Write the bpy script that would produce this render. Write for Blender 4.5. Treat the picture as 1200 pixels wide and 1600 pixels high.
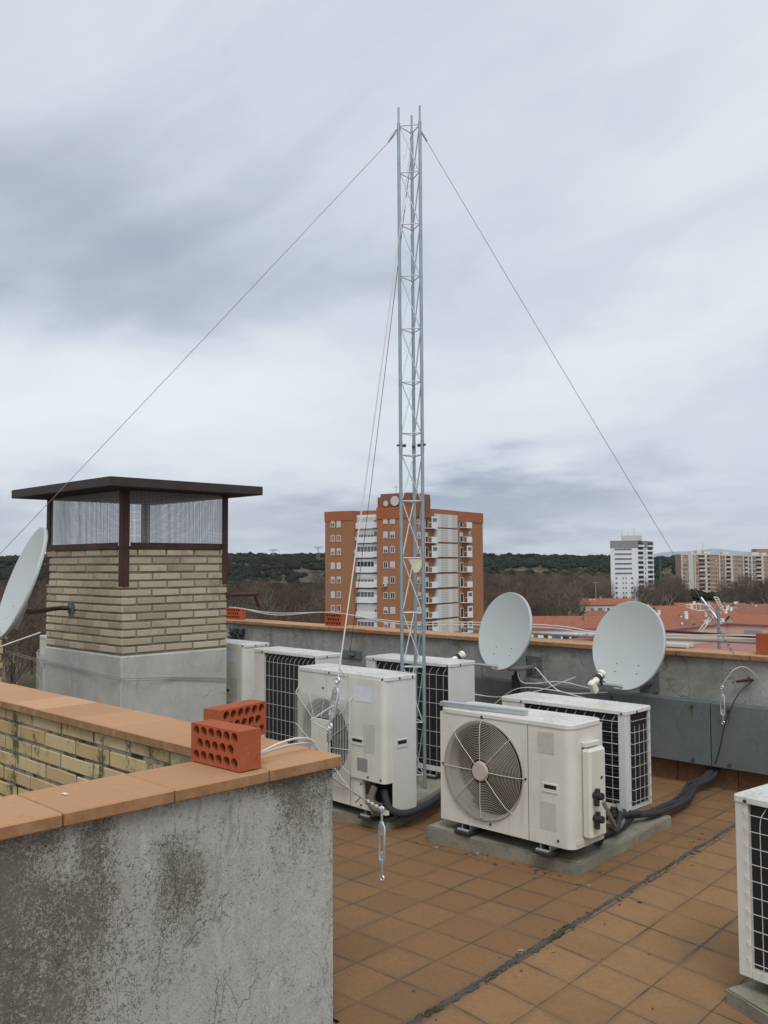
import bpy, bmesh, math, random
import numpy as np
from mathutils import Vector, Matrix
R = math.radians
random.seed(7); rng = np.random.default_rng(7)
for o in list(bpy.data.objects): bpy.data.objects.remove(o)
S = bpy.context.scene; C = S.collection

# ------------------------------------------------------------------ camera
YAW, PITCH, ROLL, CAMH = R(44.9), R(3.25), R(-0.3), 1.45
cp, sp, cy, sy = math.cos(PITCH), math.sin(PITCH), math.cos(YAW), math.sin(YAW)
FWD = Vector((-sy*cp, cy*cp, sp)); RIGHT = Vector((cy, sy, 0)); UP = RIGHT.cross(FWD)
c_, s_ = math.cos(ROLL), math.sin(ROLL)
RIGHT, UP = c_*RIGHT + s_*UP, -s_*RIGHT + c_*UP
cam = bpy.data.cameras.new('camera'); camo = bpy.data.objects.new('camera', cam); C.objects.link(camo)
m3 = Matrix((RIGHT, UP, -FWD)).transposed()
camo.matrix_world = Matrix.Translation((0, 0, CAMH)) @ m3.to_4x4()
cam.sensor_fit = 'VERTICAL'; cam.sensor_height = 24; cam.lens = 24*1420/1600
cam.clip_start = .05; cam.clip_end = 30000
S.camera = camo
S.render.resolution_x, S.render.resolution_y = 768, 1024
S.view_settings.view_transform = 'Standard'; S.view_settings.look = 'None'
S.view_settings.gamma = 1; S.view_settings.exposure = .22

# ------------------------------------------------------------------ node helper
class NT:
    def __init__(s, nt): s.nt = nt; nt.nodes.clear()
    def node(s, t, ins=None, **props):
        n = s.nt.nodes.new(t)
        for k, v in props.items(): setattr(n, k, v)
        for k, v in (ins or {}).items():
            sock = n.inputs[k]
            if isinstance(v, bpy.types.NodeSocket): s.nt.links.new(v, sock)
            else:
                if hasattr(sock.default_value, '__len__') and not hasattr(v, '__len__'): v = (v, v, v)
                if hasattr(v, '__len__') and hasattr(sock.default_value, '__len__') and len(sock.default_value) == 4 and len(v) == 3: v = (*v, 1)
                sock.default_value = v
        return n
    def math(s, op, a, b=0., c=0., clamp=False): return s.node('ShaderNodeMath', {0: a, 1: b, 2: c}, operation=op, use_clamp=clamp).outputs[0]
    def vmath(s, op, a, b=(0, 0, 0)):
        n = s.node('ShaderNodeVectorMath', {0: a, 1: b}, operation=op)
        return n.outputs['Value'] if op in ('DOT_PRODUCT', 'LENGTH') else n.outputs[0]
    def mul(s, a, b): return s.math('MULTIPLY', a, b)
    def add(s, a, b): return s.math('ADD', a, b)
    def co(s, k='Object'): return s.node('ShaderNodeTexCoord').outputs[k]
    def sc(s, v, f): return s.vmath('MULTIPLY', v, f)
    def sep(s, v): return s.node('ShaderNodeSeparateXYZ', {0: v}).outputs
    def comb(s, x, y, z=0.): return s.node('ShaderNodeCombineXYZ', {0: x, 1: y, 2: z}).outputs[0]
    def noise(s, scale, detail=5, rough=.6, vec=None, dist=0.):
        i = {'Scale': scale, 'Detail': detail, 'Roughness': rough, 'Distortion': dist}
        if vec is not None: i['Vector'] = vec
        else: i['Vector'] = s.co()
        return s.node('ShaderNodeTexNoise', i).outputs[0]
    def noisec(s, scale, detail=3, vec=None):
        return s.node('ShaderNodeTexNoise', {'Scale': scale, 'Detail': detail, 'Vector': vec if vec is not None else s.co()}).outputs[1]
    def ramp(s, f, st, interp='LINEAR'):
        n = s.node('ShaderNodeValToRGB', {0: f}); n.color_ramp.interpolation = interp; e = n.color_ramp.elements
        while len(e) < len(st): e.new(.5)
        for el, (p, c) in zip(e, st):
            el.position = p; el.color = (c, c, c, 1) if not hasattr(c, '__len__') else (*c, 1)
        return n.outputs[0]
    def step(s, f, a, b): return s.node('ShaderNodeMapRange', {0: f, 1: a, 2: b, 3: 0., 4: 1.}, interpolation_type='SMOOTHSTEP').outputs[0]
    def mix(s, f, a, b, mode='MIX'): return s.node('ShaderNodeMix', {0: f, 6: a, 7: b}, data_type='RGBA', blend_type=mode).outputs[2]
    def bump(s, h, st=.3, d=.01, n=None):
        i = {'Strength': st, 'Distance': d, 'Height': h}
        if n is not None: i['Normal'] = n
        return s.node('ShaderNodeBump', i).outputs[0]
    def attr(s, n): return s.node('ShaderNodeAttribute', attribute_name=n).outputs[2]
    def out(s, base, rough=.6, metal=0., normal=None, spec=.5, **k):
        i = {'Base Color': base, 'Roughness': rough, 'Metallic': metal, 'Specular IOR Level': spec}
        if normal is not None: i['Normal'] = normal
        i.update(k)
        b = s.node('ShaderNodeBsdfPrincipled', i); o = s.node('ShaderNodeOutputMaterial', {0: b.outputs[0]})
def material(name):
    m = bpy.data.materials.new(name); m.use_nodes = True
    return m, NT(m.node_tree)

# ------------------------------------------------------------------ overcast sky and soft sun
W = bpy.data.worlds.new('World'); S.world = W; W.use_nodes = True
g = NT(W.node_tree)
SUN_EL, SUN_AZ = R(52), R(130)          # azimuth measured clockwise from +Y
sky = g.node('ShaderNodeTexSky', sky_type='NISHITA'); sky.sun_disc = False
sky.sun_elevation = SUN_EL; sky.sun_rotation = SUN_AZ
d = g.co('Generated')
dz = g.sep(d)[2]
wf = Vector((-sy, cy, 0)); wr = Vector((cy, sy, 0))
az = g.math('ARCTAN2', g.vmath('DOT_PRODUCT', d, tuple(wr)), g.vmath('DOT_PRODUCT', d, tuple(wf)))
el = g.math('ARCSINE', dz)
pz = g.add(g.math('MAXIMUM', dz, 0.), .16)
pl = g.node('ShaderNodeVectorMath', {0: d, 1: g.comb(pz, pz, 1.)}, operation='DIVIDE').outputs[0]
pl = g.vmath('MULTIPLY', pl, (1, 1, 0))
warp = g.vmath('SUBTRACT', g.noisec(1.1, 4, pl), (.5, .5, .5))
plw = g.vmath('ADD', pl, g.vmath('MULTIPLY', warp, (.9, .9, 0)))
rot = g.node('ShaderNodeVectorRotate', {'Vector': plw, 'Angle': R(20)}, rotation_type='Z_AXIS').outputs[0]
n1 = g.noise(.62, 6, .46, g.sc(rot, (.55, 1.25, 1)))
n2 = g.noise(2.2, 6, .5, g.sc(rot, (.55, 1.3, 1)))
v = g.add(g.mul(g.math('SUBTRACT', n1, .5), .85), g.mul(g.math('SUBTRACT', n2, .5), .17))
v = g.add(v, .56)
ca_, sa_ = math.cos(R(27)), math.sin(R(27))              # long diagonal wisps rising to the right
sv = g.comb(g.add(g.mul(az, ca_*1.6), g.mul(el, sa_*1.6)), g.math('SUBTRACT', g.mul(el, ca_*9), g.mul(az, sa_*9)), 0.)
sv = g.vmath('ADD', sv, g.vmath('MULTIPLY', warp, (1.2, 2.2, 0)))
n3 = g.noise(1.15, 5, .55, sv)
v = g.add(v, g.mul(g.mul(g.math('SUBTRACT', n3, .5), .48), g.step(el, .08, .3)))
aw = g.add(az, g.mul(g.math('SUBTRACT', g.noise(2.2, 5, .55, g.vmath('ADD', pl, (7, 3, 0))), .5), .34))
ew = g.add(el, g.mul(g.math('SUBTRACT', g.noise(2.4, 5, .55, g.vmath('ADD', pl, (1, 9, 0))), .5), .13))
for a0, e0, sa, se, tilt, wgt in (
        (-.26, .315, .27, .085, -10, -.38), (-.02, .40, .22, .10, 0, -.12), (-.36, .17, .26, .055, 0, .34),
        (-.08, .20, .20, .045, 6, .22), (.25, .20, .30, .045, 20, .30), (.40, .42, .24, .08, 28, .26), (.30, .56, .3, .06, 24, .12), (.27, .315, .22, .03, 24, -.16),
        (.20, .068, .26, .032, 2, -.33), (-.2, .045, .6, .035, 0, -.20), (.4, .09, .16, .03, 10, .16), (-.1, .62, .7, .14, 0, -.03)):
    ct, st = math.cos(R(tilt)), math.sin(R(tilt))
    x = g.math('SUBTRACT', aw, a0); y = g.math('SUBTRACT', ew, e0)
    xr = g.mul(g.add(g.mul(x, ct), g.mul(y, st)), 1/sa); yr = g.mul(g.math('SUBTRACT', g.mul(y, ct), g.mul(x, st)), 1/se)
    gs = g.math('EXPONENT', g.mul(g.add(g.mul(xr, xr), g.mul(yr, yr)), -.7))
    v = g.add(v, g.mul(gs, wgt))
cl = g.ramp(v, [(0, (.275, .335, .44)), (.25, (.40, .44, .525)), (.5, (.555, .603, .675)), (.72, (.645, .69, .74)), (1, (.725, .765, .79))])
STR = .1
cl = g.vmath('SCALE', cl); cl.node.inputs['Scale'].default_value = 1/STR
colr = g.mix(.95, sky.outputs[0], cl)
bg = g.node('ShaderNodeBackground', {'Color': colr, 'Strength': STR})
g.node('ShaderNodeOutputWorld', {0: bg.outputs[0]})
sun = bpy.data.lights.new('sun', 'SUN'); suno = bpy.data.objects.new('sun', sun); C.objects.link(suno)
sun.energy = 1.4; sun.angle = R(28); sun.color = (1, .97, .92)
sd = Vector((math.sin(SUN_AZ)*math.cos(SUN_EL), math.cos(SUN_AZ)*math.cos(SUN_EL), math.sin(SUN_EL)))
suno.rotation_euler = sd.to_track_quat('Z', 'Y').to_euler()

# ------------------------------------------------------------------ mesh helper
class MB:
    def __init__(s): s.v = []; s.f = []; s.mi = []; s.t = []; s.sm = []
    def add(s, vs, fs, mi=0, t=.5, smooth=False, M=None):
        b = len(s.v)
        s.v += [tuple(M @ Vector(p)) if M else tuple(p) for p in vs]
        for f in fs: s.f.append([b+i for i in f]); s.mi.append(mi); s.t.append(t); s.sm.append(smooth)
        return s
    def box(s, x0, y0, z0, x1, y1, z1, b=0., mi=0, t=.5, M=None):
        c = ((x0+x1)/2, (y0+y1)/2, (z0+z1)/2); h = (abs(x1-x0)/2, abs(y1-y0)/2, abs(z1-z0)/2)
        b = min(b, min(h)*.9)
        if b <= 0:
            vs = [(c[0]+i*h[0], c[1]+j*h[1], c[2]+k*h[2]) for i in (-1, 1) for j in (-1, 1) for k in (-1, 1)]
            return s.add(vs, [(0, 1, 3, 2), (4, 6, 7, 5), (0, 4, 5, 1), (2, 3, 7, 6), (0, 2, 6, 4), (1, 5, 7, 3)], mi, t, False, M)
        vs = []; ix = {}
        for i in (-1, 1):
            for j in (-1, 1):
                for k in (-1, 1):
                    for a in range(3):
                        e = [h[q] if q == a else h[q]-b for q in range(3)]
                        ix[(i, j, k, a)] = len(vs); vs.append((c[0]+i*e[0], c[1]+j*e[1], c[2]+k*e[2]))
        fs = []
        cyc = ((-1, -1), (-1, 1), (1, 1), (1, -1))
        def K(a, sgn, u, w):
            r = [0, 0, 0]; r[a] = sgn; r[(a+1) % 3] = u; r[(a+2) % 3] = w; return tuple(r)
        for a in range(3):
            for sg in (-1, 1): fs.append([ix[K(a, sg, u, w)+(a,)] for u, w in cyc])
        for a in range(3):
            b1, b2 = (a+1) % 3, (a+2) % 3
            for u in (-1, 1):
                for w in (-1, 1):
                    p, q = K(a, -1, u, w), K(a, 1, u, w)
                    fs.append([ix[p+(b1,)], ix[q+(b1,)], ix[q+(b2,)], ix[p+(b2,)]])
        for i in (-1, 1):
            for j in (-1, 1):
                for k in (-1, 1): fs.append([ix[(i, j, k, a)] for a in range(3)])
        return s.add(vs, fs, mi, t, False, M)
    def tube(s, pts, r, n=8, mi=0, t=.5, caps=True, closed=False, smooth=True, M=None):
        pts = [Vector(p) for p in pts]; N = len(pts); rs = r if hasattr(r, '__len__') else [r]*N
        tan = []
        for i in range(N):
            a = pts[(i-1) % N] if (closed or i > 0) else pts[0]; b = pts[(i+1) % N] if (closed or i < N-1) else pts[-1]
            tan.append((b-a).normalized())
        ref = Vector((0, 0, 1)) if abs(tan[0].z) < .9 else Vector((1, 0, 0))
        u = tan[0].cross(ref).normalized(); vs = []
        for i in range(N):
            if i: u = (u - tan[i]*u.dot(tan[i])); u = u.normalized() if u.length > 1e-6 else tan[i].orthogonal().normalized()
            w = tan[i].cross(u)
            vs += [pts[i] + rs[i]*(math.cos(2*math.pi*k/n)*u + math.sin(2*math.pi*k/n)*w) for k in range(n)]
        fs = []
        for i in range(N if closed else N-1):
            j = (i+1) % N
            fs += [(i*n+k, i*n+(k+1) % n, j*n+(k+1) % n, j*n+k) for k in range(n)]
        s.add(vs, fs, mi, t, smooth, M)
        if caps and not closed:
            s.add([vs[k] for k in range(n)], [list(range(n))[::-1]], mi, t, False, M)
            s.add([vs[(N-1)*n+k] for k in range(n)], [list(range(n))], mi, t, False, M)
        return s
    def cyl(s, p, q, r, r2=None, n=16, mi=0, t=.5, M=None): return s.tube([p, q], [r, r if r2 is None else r2], n, mi, t, M=M)
    def prism(s, prof, z0, z1, mi=0, t=.5, M=None, smooth=False, caps=True):
        n = len(prof)
        vs = [(x, y, z0) for x, y in prof] + [(x, y, z1) for x, y in prof]
        s.add(vs, [(i, (i+1) % n, n+(i+1) % n, n+i) for i in range(n)], mi, t, smooth, M)
        if caps: s.add(vs, [list(range(n))[::-1], list(range(n, 2*n))], mi, t, False, M)
        return s
    def sphere(s, c, r, n=10, mi=0, sc=(1, 1, 1), t=.5):
        vs = []; fs = []; m = n//2
        for i in range(m+1):
            th = math.pi*i/m
            for k in range(n):
                ph = 2*math.pi*k/n; vs.append((c[0]+r*sc[0]*math.sin(th)*math.cos(ph), c[1]+r*sc[1]*math.sin(th)*math.sin(ph), c[2]+r*sc[2]*math.cos(th)))
        for i in range(m):
            for k in range(n): fs.append((i*n+k, i*n+(k+1) % n, (i+1)*n+(k+1) % n, (i+1)*n+k))
        return s.add(vs, fs, mi, t, True)
    def build(s, name, mats, parent=None, loc=None, rotz=None, M=None, recalc=True):
        me = bpy.data.meshes.new(name)
        me.from_pydata(s.v, [], s.f)
        if recalc:
            bm = bmesh.new(); bm.from_mesh(me)
            bmesh.ops.recalc_face_normals(bm, faces=bm.faces); bm.to_mesh(me); bm.free()
        me.polygons.foreach_set('material_index', s.mi); me.polygons.foreach_set('use_smooth', s.sm)
        at_ = me.attributes.new('tint', 'FLOAT', 'FACE'); at_.data.foreach_set('value', s.t)
        for m in (mats if isinstance(mats, (list, tuple)) else [mats]): me.materials.append(m)
        o = bpy.data.objects.new(name, me); C.objects.link(o)
        if parent: o.parent = parent
        if loc: o.location = loc
        if rotz is not None: o.rotation_euler = (0, 0, rotz)
        if M: o.matrix_local = M
        return o
def tag(o, label, cat, group=None):
    o['label'] = label; o['category'] = cat
    if group: o['group'] = group
    return o
def structure(o): o['kind'] = 'structure'; return o
def empty(name, label, cat, loc=(0, 0, 0), rotz=0, group=None):
    o = bpy.data.objects.new(name, None); C.objects.link(o); o.location = loc; o.rotation_euler = (0, 0, rotz); o.empty_display_size = .1
    return tag(o, label, cat, group)
def bez(p, n=8):                       # smooth curve through points (Catmull-Rom)
    p = [Vector(q) for q in p]; out = []
    for i in range(len(p)-1):
        a = p[i-1] if i else p[0]*2-p[1]; b, c = p[i], p[i+1]; d = p[i+2] if i+2 < len(p) else p[-1]*2-p[-2]
        for k in range(n):
            t = k/n; out.append(.5*((2*b)+(c-a)*t+(2*a-5*b+4*c-d)*t*t+(3*b-a-3*c+d)*t**3))
    return out+[p[-1]]
def frame(z, x=None, o=(0, 0, 0)):     # matrix whose local z is the given axis
    z = Vector(z).normalized(); x = Vector(x) if x is not None else (Vector((0, 0, 1)).cross(z) if abs(z.z) < .95 else Vector((1, 0, 0)))
    x = (x - z*x.dot(z)).normalized(); y = z.cross(x)
    return Matrix.Translation(Vector(o)) @ Matrix((x, y, z)).transposed().to_4x4()

# ------------------------------------------------------------------ materials
def flat(name, col, rough=.6, metal=0., var=.12, scale=8., bump=0., spec=.5):
    m, g = material(name)
    n = g.noise(scale, 6, .65)
    c = g.mix(n, [x*(1-var) for x in col], [min(1, x*(1+var)) for x in col])
    g.out(c, rough, metal, g.bump(n, bump, .004) if bump else None, spec)
    return m
MT = {}
def near_render():
    m, g = material('weathered_render'); p = g.co(); x, y, z = g.sep(p)
    w = g.vmath('ADD', p, g.vmath('MULTIPLY', g.vmath('SUBTRACT', g.noisec(3.2, 5), (.5, .5, .5)), (.2, .2, .2)))
    big = g.noise(1.9, 8, .66, w); fine = g.noise(46, 8, .74); mid = g.noise(9, 8, .7, w)
    base = g.ramp(big, [(.28, (.35, .35, .325)), (.46, (.45, .46, .435)), (.6, (.53, .55, .525)), (.8, (.50, .495, .43))])
    base = g.mix(g.mul(g.step(mid, .5, .75), .5), base, (.50, .53, .52))
    base = g.mix(g.mul(g.step(g.noise(2.6, 6, .6, g.vmath('ADD', w, (3, 1, 7))), .52, .72), .35), base, (.44, .41, .30))
    # run-off stains below the coping: each with its own place, width and reach
    st = 0.
    wy = g.add(y, g.mul(g.math('SUBTRACT', g.noise(6, 6, .7), .5), .16))
    for y0, wd, top, reach, k in ((.92, .075, .80, .95, .85), (1.02, .05, .84, .6, .45), (1.15, .045, .85, .42, .85), (1.07, .16, .66, .8, .5), (1.37, .05, .72, .36, .62), (1.43, .03, .66, .25, .5), (1.80, .06, .86, .34, .72), (1.70, .1, .86, .14, .5), (1.91, .05, .86, .25, .55), (1.55, .5, .87, .08, .5), (.85, .15, .5, .6, .5)):
        q = g.mul(g.math('SUBTRACT', wy, y0), 1/wd)
        gx = g.math('EXPONENT', g.mul(g.mul(q, q), -.8))
        zz = g.mul(g.math('SUBTRACT', top, z), 1/reach)
        gz = g.mul(g.step(zz, -.08, .06), g.math('SUBTRACT', 1., g.step(zz, .25, 1.15)))
        st = g.add(st, g.mul(g.mul(gx, gz), k))
    st = g.math('MINIMUM', st, .88)
    streak = g.noise(1., 7, .66, g.sc(w, (15, 15, 1.8)))
    grit = g.step(g.noise(120, 6, .72), .40, .60); grit2 = g.step(g.noise(38, 7, .75), .38, .62)
    sv = g.add(g.mul(st, 1.22), g.add(g.mul(g.math('SUBTRACT', streak, .5), 1.3), g.mul(g.math('SUBTRACT', mid, .5), .9)))
    grain = g.step(g.noise(240, 4, .75), .36, .64); grain2 = g.step(g.noise(420, 3, .7), .36, .64)
    sv = g.add(sv, g.mul(g.math('SUBTRACT', grain, .5), .75))
    sv = g.add(sv, g.add(g.mul(g.math('SUBTRACT', grit, .5), .75), g.mul(g.math('SUBTRACT', grit2, .5), .6)))
    s1 = g.step(sv, .30, .95)
    ov = g.step(g.add(st, g.mul(g.math('SUBTRACT', mid, .5), .8)), .15, .75)
    col = g.mix(g.mul(ov, .42), base, (.19, .165, .115))
    col = g.mix(g.mul(s1, .86), col, g.ramp(mid, [(.3, (.045, .039, .026)), (.7, (.105, .088, .058))]))
    # speckled grime and hairline cracks
    spk = g.mul(g.step(g.noise(85, 4, .7), .57, .68), g.step(g.noise(4, 5, .6, g.vmath('ADD', p, (2, 2, 2))), .38, .62))
    col = g.mix(g.mul(spk, .45), col, (.15, .15, .13))
    col = g.mix(g.mul(g.math('SUBTRACT', 1., grain), .30), col, (.16, .15, .12)); clean = g.math('SUBTRACT', 1., g.mul(s1, .85)); col = g.mix(g.mul(g.mul(grain2, g.mul(grain, .30)), clean), col, (.74, .75, .70))
    def crack(scale, thr, off, amp, strv):
        po = g.vmath('ADD', p, off)
        cw = g.vmath('ADD', po, g.vmath('MULTIPLY', g.vmath('SUBTRACT', g.noisec(9, 6, po), (.5, .5, .5)), (.07, .07, .07)))
        vor = g.node('ShaderNodeTexVoronoi', {'Vector': g.sc(cw, strv), 'Scale': scale}, feature='DISTANCE_TO_EDGE').outputs[0]
        ln = g.math('SUBTRACT', 1., g.step(vor, thr*.2, thr))
        return g.mul(g.mul(ln, g.step(g.noise(3.2, 4, .6, po), .42, .56)), amp)
    cr = g.math('MAXIMUM', crack(5.6, .0085, (0, 0, 0), 1., (1, 1.5, .30)), crack(13, .013, (4, 2, 1), .45, (1, 1.3, .45)))
    col = g.mix(g.mul(g.math('SUBTRACT', 1., grit), .26), col, (.20, .20, .18)); col = g.mix(g.mul(g.mul(grit2, .14), clean), col, (.58, .59, .56))
    dr = g.mul(g.step(g.noise(1., 5, .6, g.sc(w, (38, 38, 1.1))), .55, .70), g.step(z, .15, .80))
    col = g.mix(g.mul(dr, .42), col, (.17, .165, .14)); dl = g.mul(g.step(g.noise(1., 5, .6, g.sc(g.vmath('ADD', w, (3, 3, 3)), (24, 24, .9))), .56, .70), .35)
    col = g.mix(g.mul(dl, clean), col, (.60, .62, .59))
    col = g.mix(g.mul(cr, .45), col, (.08, .076, .065))
    h = g.add(g.add(g.mul(fine, .5), g.mul(mid, .5)), g.add(g.mul(cr, -.7), g.mul(grit, -.12)))
    g.out(col, .92, 0, g.bump(h, .6, .006), .2); return m
MT['near'] = near_render()
def plaster(name, a, b, c, stain, dens=1.0):
    m, g = material(name); p = g.co(); z = g.sep(p)[2]
    w = g.vmath('ADD', p, g.vmath('MULTIPLY', g.vmath('SUBTRACT', g.noisec(2.5, 5), (.5, .5, .5)), (.3, .3, .3)))
    big = g.noise(1.6, 8, .68, w); mid = g.noise(7, 8, .72, w); fine = g.noise(40, 7, .7)
    col = g.ramp(g.add(g.mul(big, .55), g.mul(mid, .45)), [(.33, a), (.5, b), (.66, c)])
    streak = g.noise(1., 7, .66, g.sc(w, (7, 7, .8)))
    s1 = g.step(g.add(streak, g.mul(g.math('SUBTRACT', fine, .5), .7)), .54, .72)
    col = g.mix(g.mul(s1, .6*dens), col, stain)
    col = g.mix(g.mul(g.step(fine, .58, .72), .35*dens), col, stain)
    vor = g.node('ShaderNodeTexVoronoi', {'Vector': g.sc(g.vmath('ADD', p, g.vmath('MULTIPLY', g.noisec(6, 4), (.2, .2, .2))), (1, 1, .6)), 'Scale': 2.6}, feature='DISTANCE_TO_EDGE').outputs[0]
    cr = g.mul(g.math('SUBTRACT', 1., g.step(vor, .003, .014)), g.step(mid, .45, .6))
    col = g.mix(g.mul(cr, .55*dens), col, [q*.4 for q in stain])
    g.out(col, .92, 0, g.bump(g.add(fine, mid), .4, .005), .2); return m
MT['parapet'] = plaster('parapet_plaster', (.19, .19, .172), (.30, .302, .278), (.43, .435, .405), (.105, .098, .08))
MT['chimney_plaster'] = plaster('chimney_plaster', (.37, .37, .34), (.46, .465, .43), (.54, .54, .50), (.26, .26, .235), .55)
def brickm(name, cols, stain, amt, bscale=20, drips=0.):
    m, g = material(name); t = g.attr('tint'); p = g.co()
    c = g.ramp(t, [(0, cols[0]), (.35, cols[1]), (.7, cols[2]), (1, cols[3])])
    n = g.noise(bscale, 7, .7); big = g.noise(3.5, 7, .7)
    c = g.mix(g.mul(n, .5), c, [x*.72 for x in cols[1]])
    c = g.mix(g.mul(g.step(g.add(big, g.mul(g.math('SUBTRACT', n, .5), .5)), .52, .72), amt), c, stain)
    if drips:
        dn = g.add(g.noise(1., 6, .65, g.sc(p, (8, 8, .9))), g.mul(g.math('SUBTRACT', g.noise(26, 7, .75), .5), .55))
        c = g.mix(g.mul(g.step(dn, .58, .68), drips), c, (.055, .045, .032))
    g.out(c, .9, 0, g.bump(n, .35, .004), .25); return m
MT['brick'] = brickm('yellow_brick', [(.35, .30, .205), (.47, .405, .285), (.56, .49, .355), (.68, .53, .35)], (.17, .135, .085), .42)
MT['well_brick'] = brickm('light_yellow_brick', [(.50, .36, .17), (.60, .45, .23), (.67, .53, .30), (.72, .60, .38)], (.12, .09, .055), .6, 20, .85)
def wellmortar():
    m, g = material('blackened_mortar'); n = g.noise(9, 8, .75); s2 = g.noise(1, 7, .7, g.sc(g.co(), (9, 9, 2)))
    g.out(g.mix(g.step(g.add(n, g.mul(s2, .6)), .70, .92), (.30, .275, .225), (.04, .036, .03)), .95, 0, g.bump(n, .5, .004), .1); return m
MT['well_mortar'] = wellmortar()
MT['mortar'] = flat('grey_mortar', (.235, .21, .17), .95, 0, .35, 14, .4, .1)
def copingm(name, k=1.):
    m, g = material(name); t = g.attr('tint'); p = g.co()
    c = g.ramp(t, [(0, (.46*k, .255*k, .13*k)), (.5, (.55*k, .305*k, .165*k)), (1, (.61*k, .365*k, .21*k))])
    n = g.noise(70, 5, .7); big = g.noise(5, 7, .68)
    c = g.mix(g.mul(n, .35), c, (.30*k, .16*k, .085*k))
    c = g.mix(g.mul(g.step(big, .5, .75), .35), c, (.50*k, .33*k, .2*k))
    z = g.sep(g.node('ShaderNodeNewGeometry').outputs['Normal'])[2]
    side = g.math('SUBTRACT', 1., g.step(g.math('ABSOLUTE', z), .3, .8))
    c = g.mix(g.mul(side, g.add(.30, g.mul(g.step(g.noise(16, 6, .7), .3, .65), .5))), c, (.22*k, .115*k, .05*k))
    c = g.mix(g.mul(g.step(g.noise(11, 8, .8), .60, .74), .55), c, (.14, .095, .055))
    c = g.mix(g.mul(g.step(g.noise(26, 7, .78), .60, .70), .45), c, (.62*k, .52*k, .40*k))
    c = g.mix(g.mul(g.step(g.noise(90, 4, .7), .64, .72), .6), c, (.13, .09, .055))
    g.out(c, .82, 0, g.bump(g.add(n, g.mul(big, .5)), .22, .003), .3); return m
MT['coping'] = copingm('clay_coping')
def floorm(name, a, b):
    m, g = material(name); uv = g.co('UV'); p = g.co()
    wob = g.vmath('MULTIPLY', g.vmath('SUBTRACT', g.noisec(3., 3), (.5, .5, .5)), (.05, .05, 0))
    uvw = g.vmath('ADD', uv, wob)
    fr = g.vmath('FRACTION', uvw); fl = g.vmath('FLOOR', uvw)
    x, y, _ = g.sep(fr)
    dx = g.math('MINIMUM', x, g.math('SUBTRACT', 1., x)); dy = g.math('MINIMUM', y, g.math('SUBTRACT', 1., y))
    dm = g.math('MINIMUM', dx, dy)
    rnd = g.node('ShaderNodeTexWhiteNoise', {0: fl}).outputs[0]
    rnd2 = g.node('ShaderNodeTexWhiteNoise', {0: g.vmath('ADD', fl, (31, 7, 0))}).outputs[0]
    n = g.noise(60, 6, .7); mid = g.noise(6, 7, .66); big = g.noise(1.3, 6, .65)
    c = g.mix(g.add(.18, g.mul(rnd, .64)), a, b); c = g.mix(g.mul(g.step(n, .38, .68), .38), c, (a[0]*.72, a[1]*.66, a[2]*.6))
    c = g.mix(g.mul(g.step(g.noise(150, 4, .7), .62, .72), .5), c, (.40, .29, .19))
    c = g.mix(g.mul(g.step(mid, .48, .7), .35), c, (.175, .108, .055))
    c = g.mix(g.mul(g.step(big, .45, .65), .38), c, (.145, .098, .058))
    jw = g.add(.004, g.mul(g.step(g.noise(3.2, 6, .65), .3, .75), .036))
    grout = g.math('SUBTRACT', 1., g.step(g.math('DIVIDE', dm, jw), .55, 1.1))
    halo = g.math('SUBTRACT', 1., g.step(g.add(dm, g.mul(mid, -.08)), -.02, .12))
    c = g.mix(g.mul(halo, g.add(.08, g.mul(rnd2, .30))), c, (.11, .078, .056))
    c = g.mix(g.mul(grout, g.add(.25, g.mul(g.step(g.noise(2.6, 5, .6, g.vmath('ADD', p, (5, 5, 0))), .38, .6), .6))), c, g.mix(mid, (.035, .028, .024), (.10, .075, .06)))
    h = g.add(g.mul(grout, -1.2), g.add(g.mul(n, .25), g.mul(rnd2, .25)))
    g.out(c, g.math('SUBTRACT', .85, g.mul(g.step(big, .5, .7), .2)), 0, g.bump(h, .5, .004), .35); return m
MT['floor'] = floorm('terrace_tiles', (.200, .108, .046), (.262, .146, .064))
MT['floor2'] = floorm('terrace_tiles_beyond_joint', (.255, .138, .058), (.318, .180, .080))
def concretem():
    m, g = material('concrete'); n = g.noise(24, 8, .75); b = g.noise(3, 7, .7)
    c = g.ramp(b, [(.3, (.19, .175, .135)), (.5, (.28, .258, .205)), (.7, (.37, .345, .28))])
    c = g.mix(g.mul(g.step(n, .46, .68), .65), c, (.115, .105, .08)); c = g.mix(g.mul(g.step(g.noise(110, 4, .7), .56, .66), .5), c, (.42, .40, .34))
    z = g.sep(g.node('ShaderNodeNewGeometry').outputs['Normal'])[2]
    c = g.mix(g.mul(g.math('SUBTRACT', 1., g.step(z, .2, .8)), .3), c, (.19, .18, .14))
    g.out(c, .93, 0, g.bump(n, .5, .006), .2); return m
MT['concrete'] = concretem()
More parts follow.
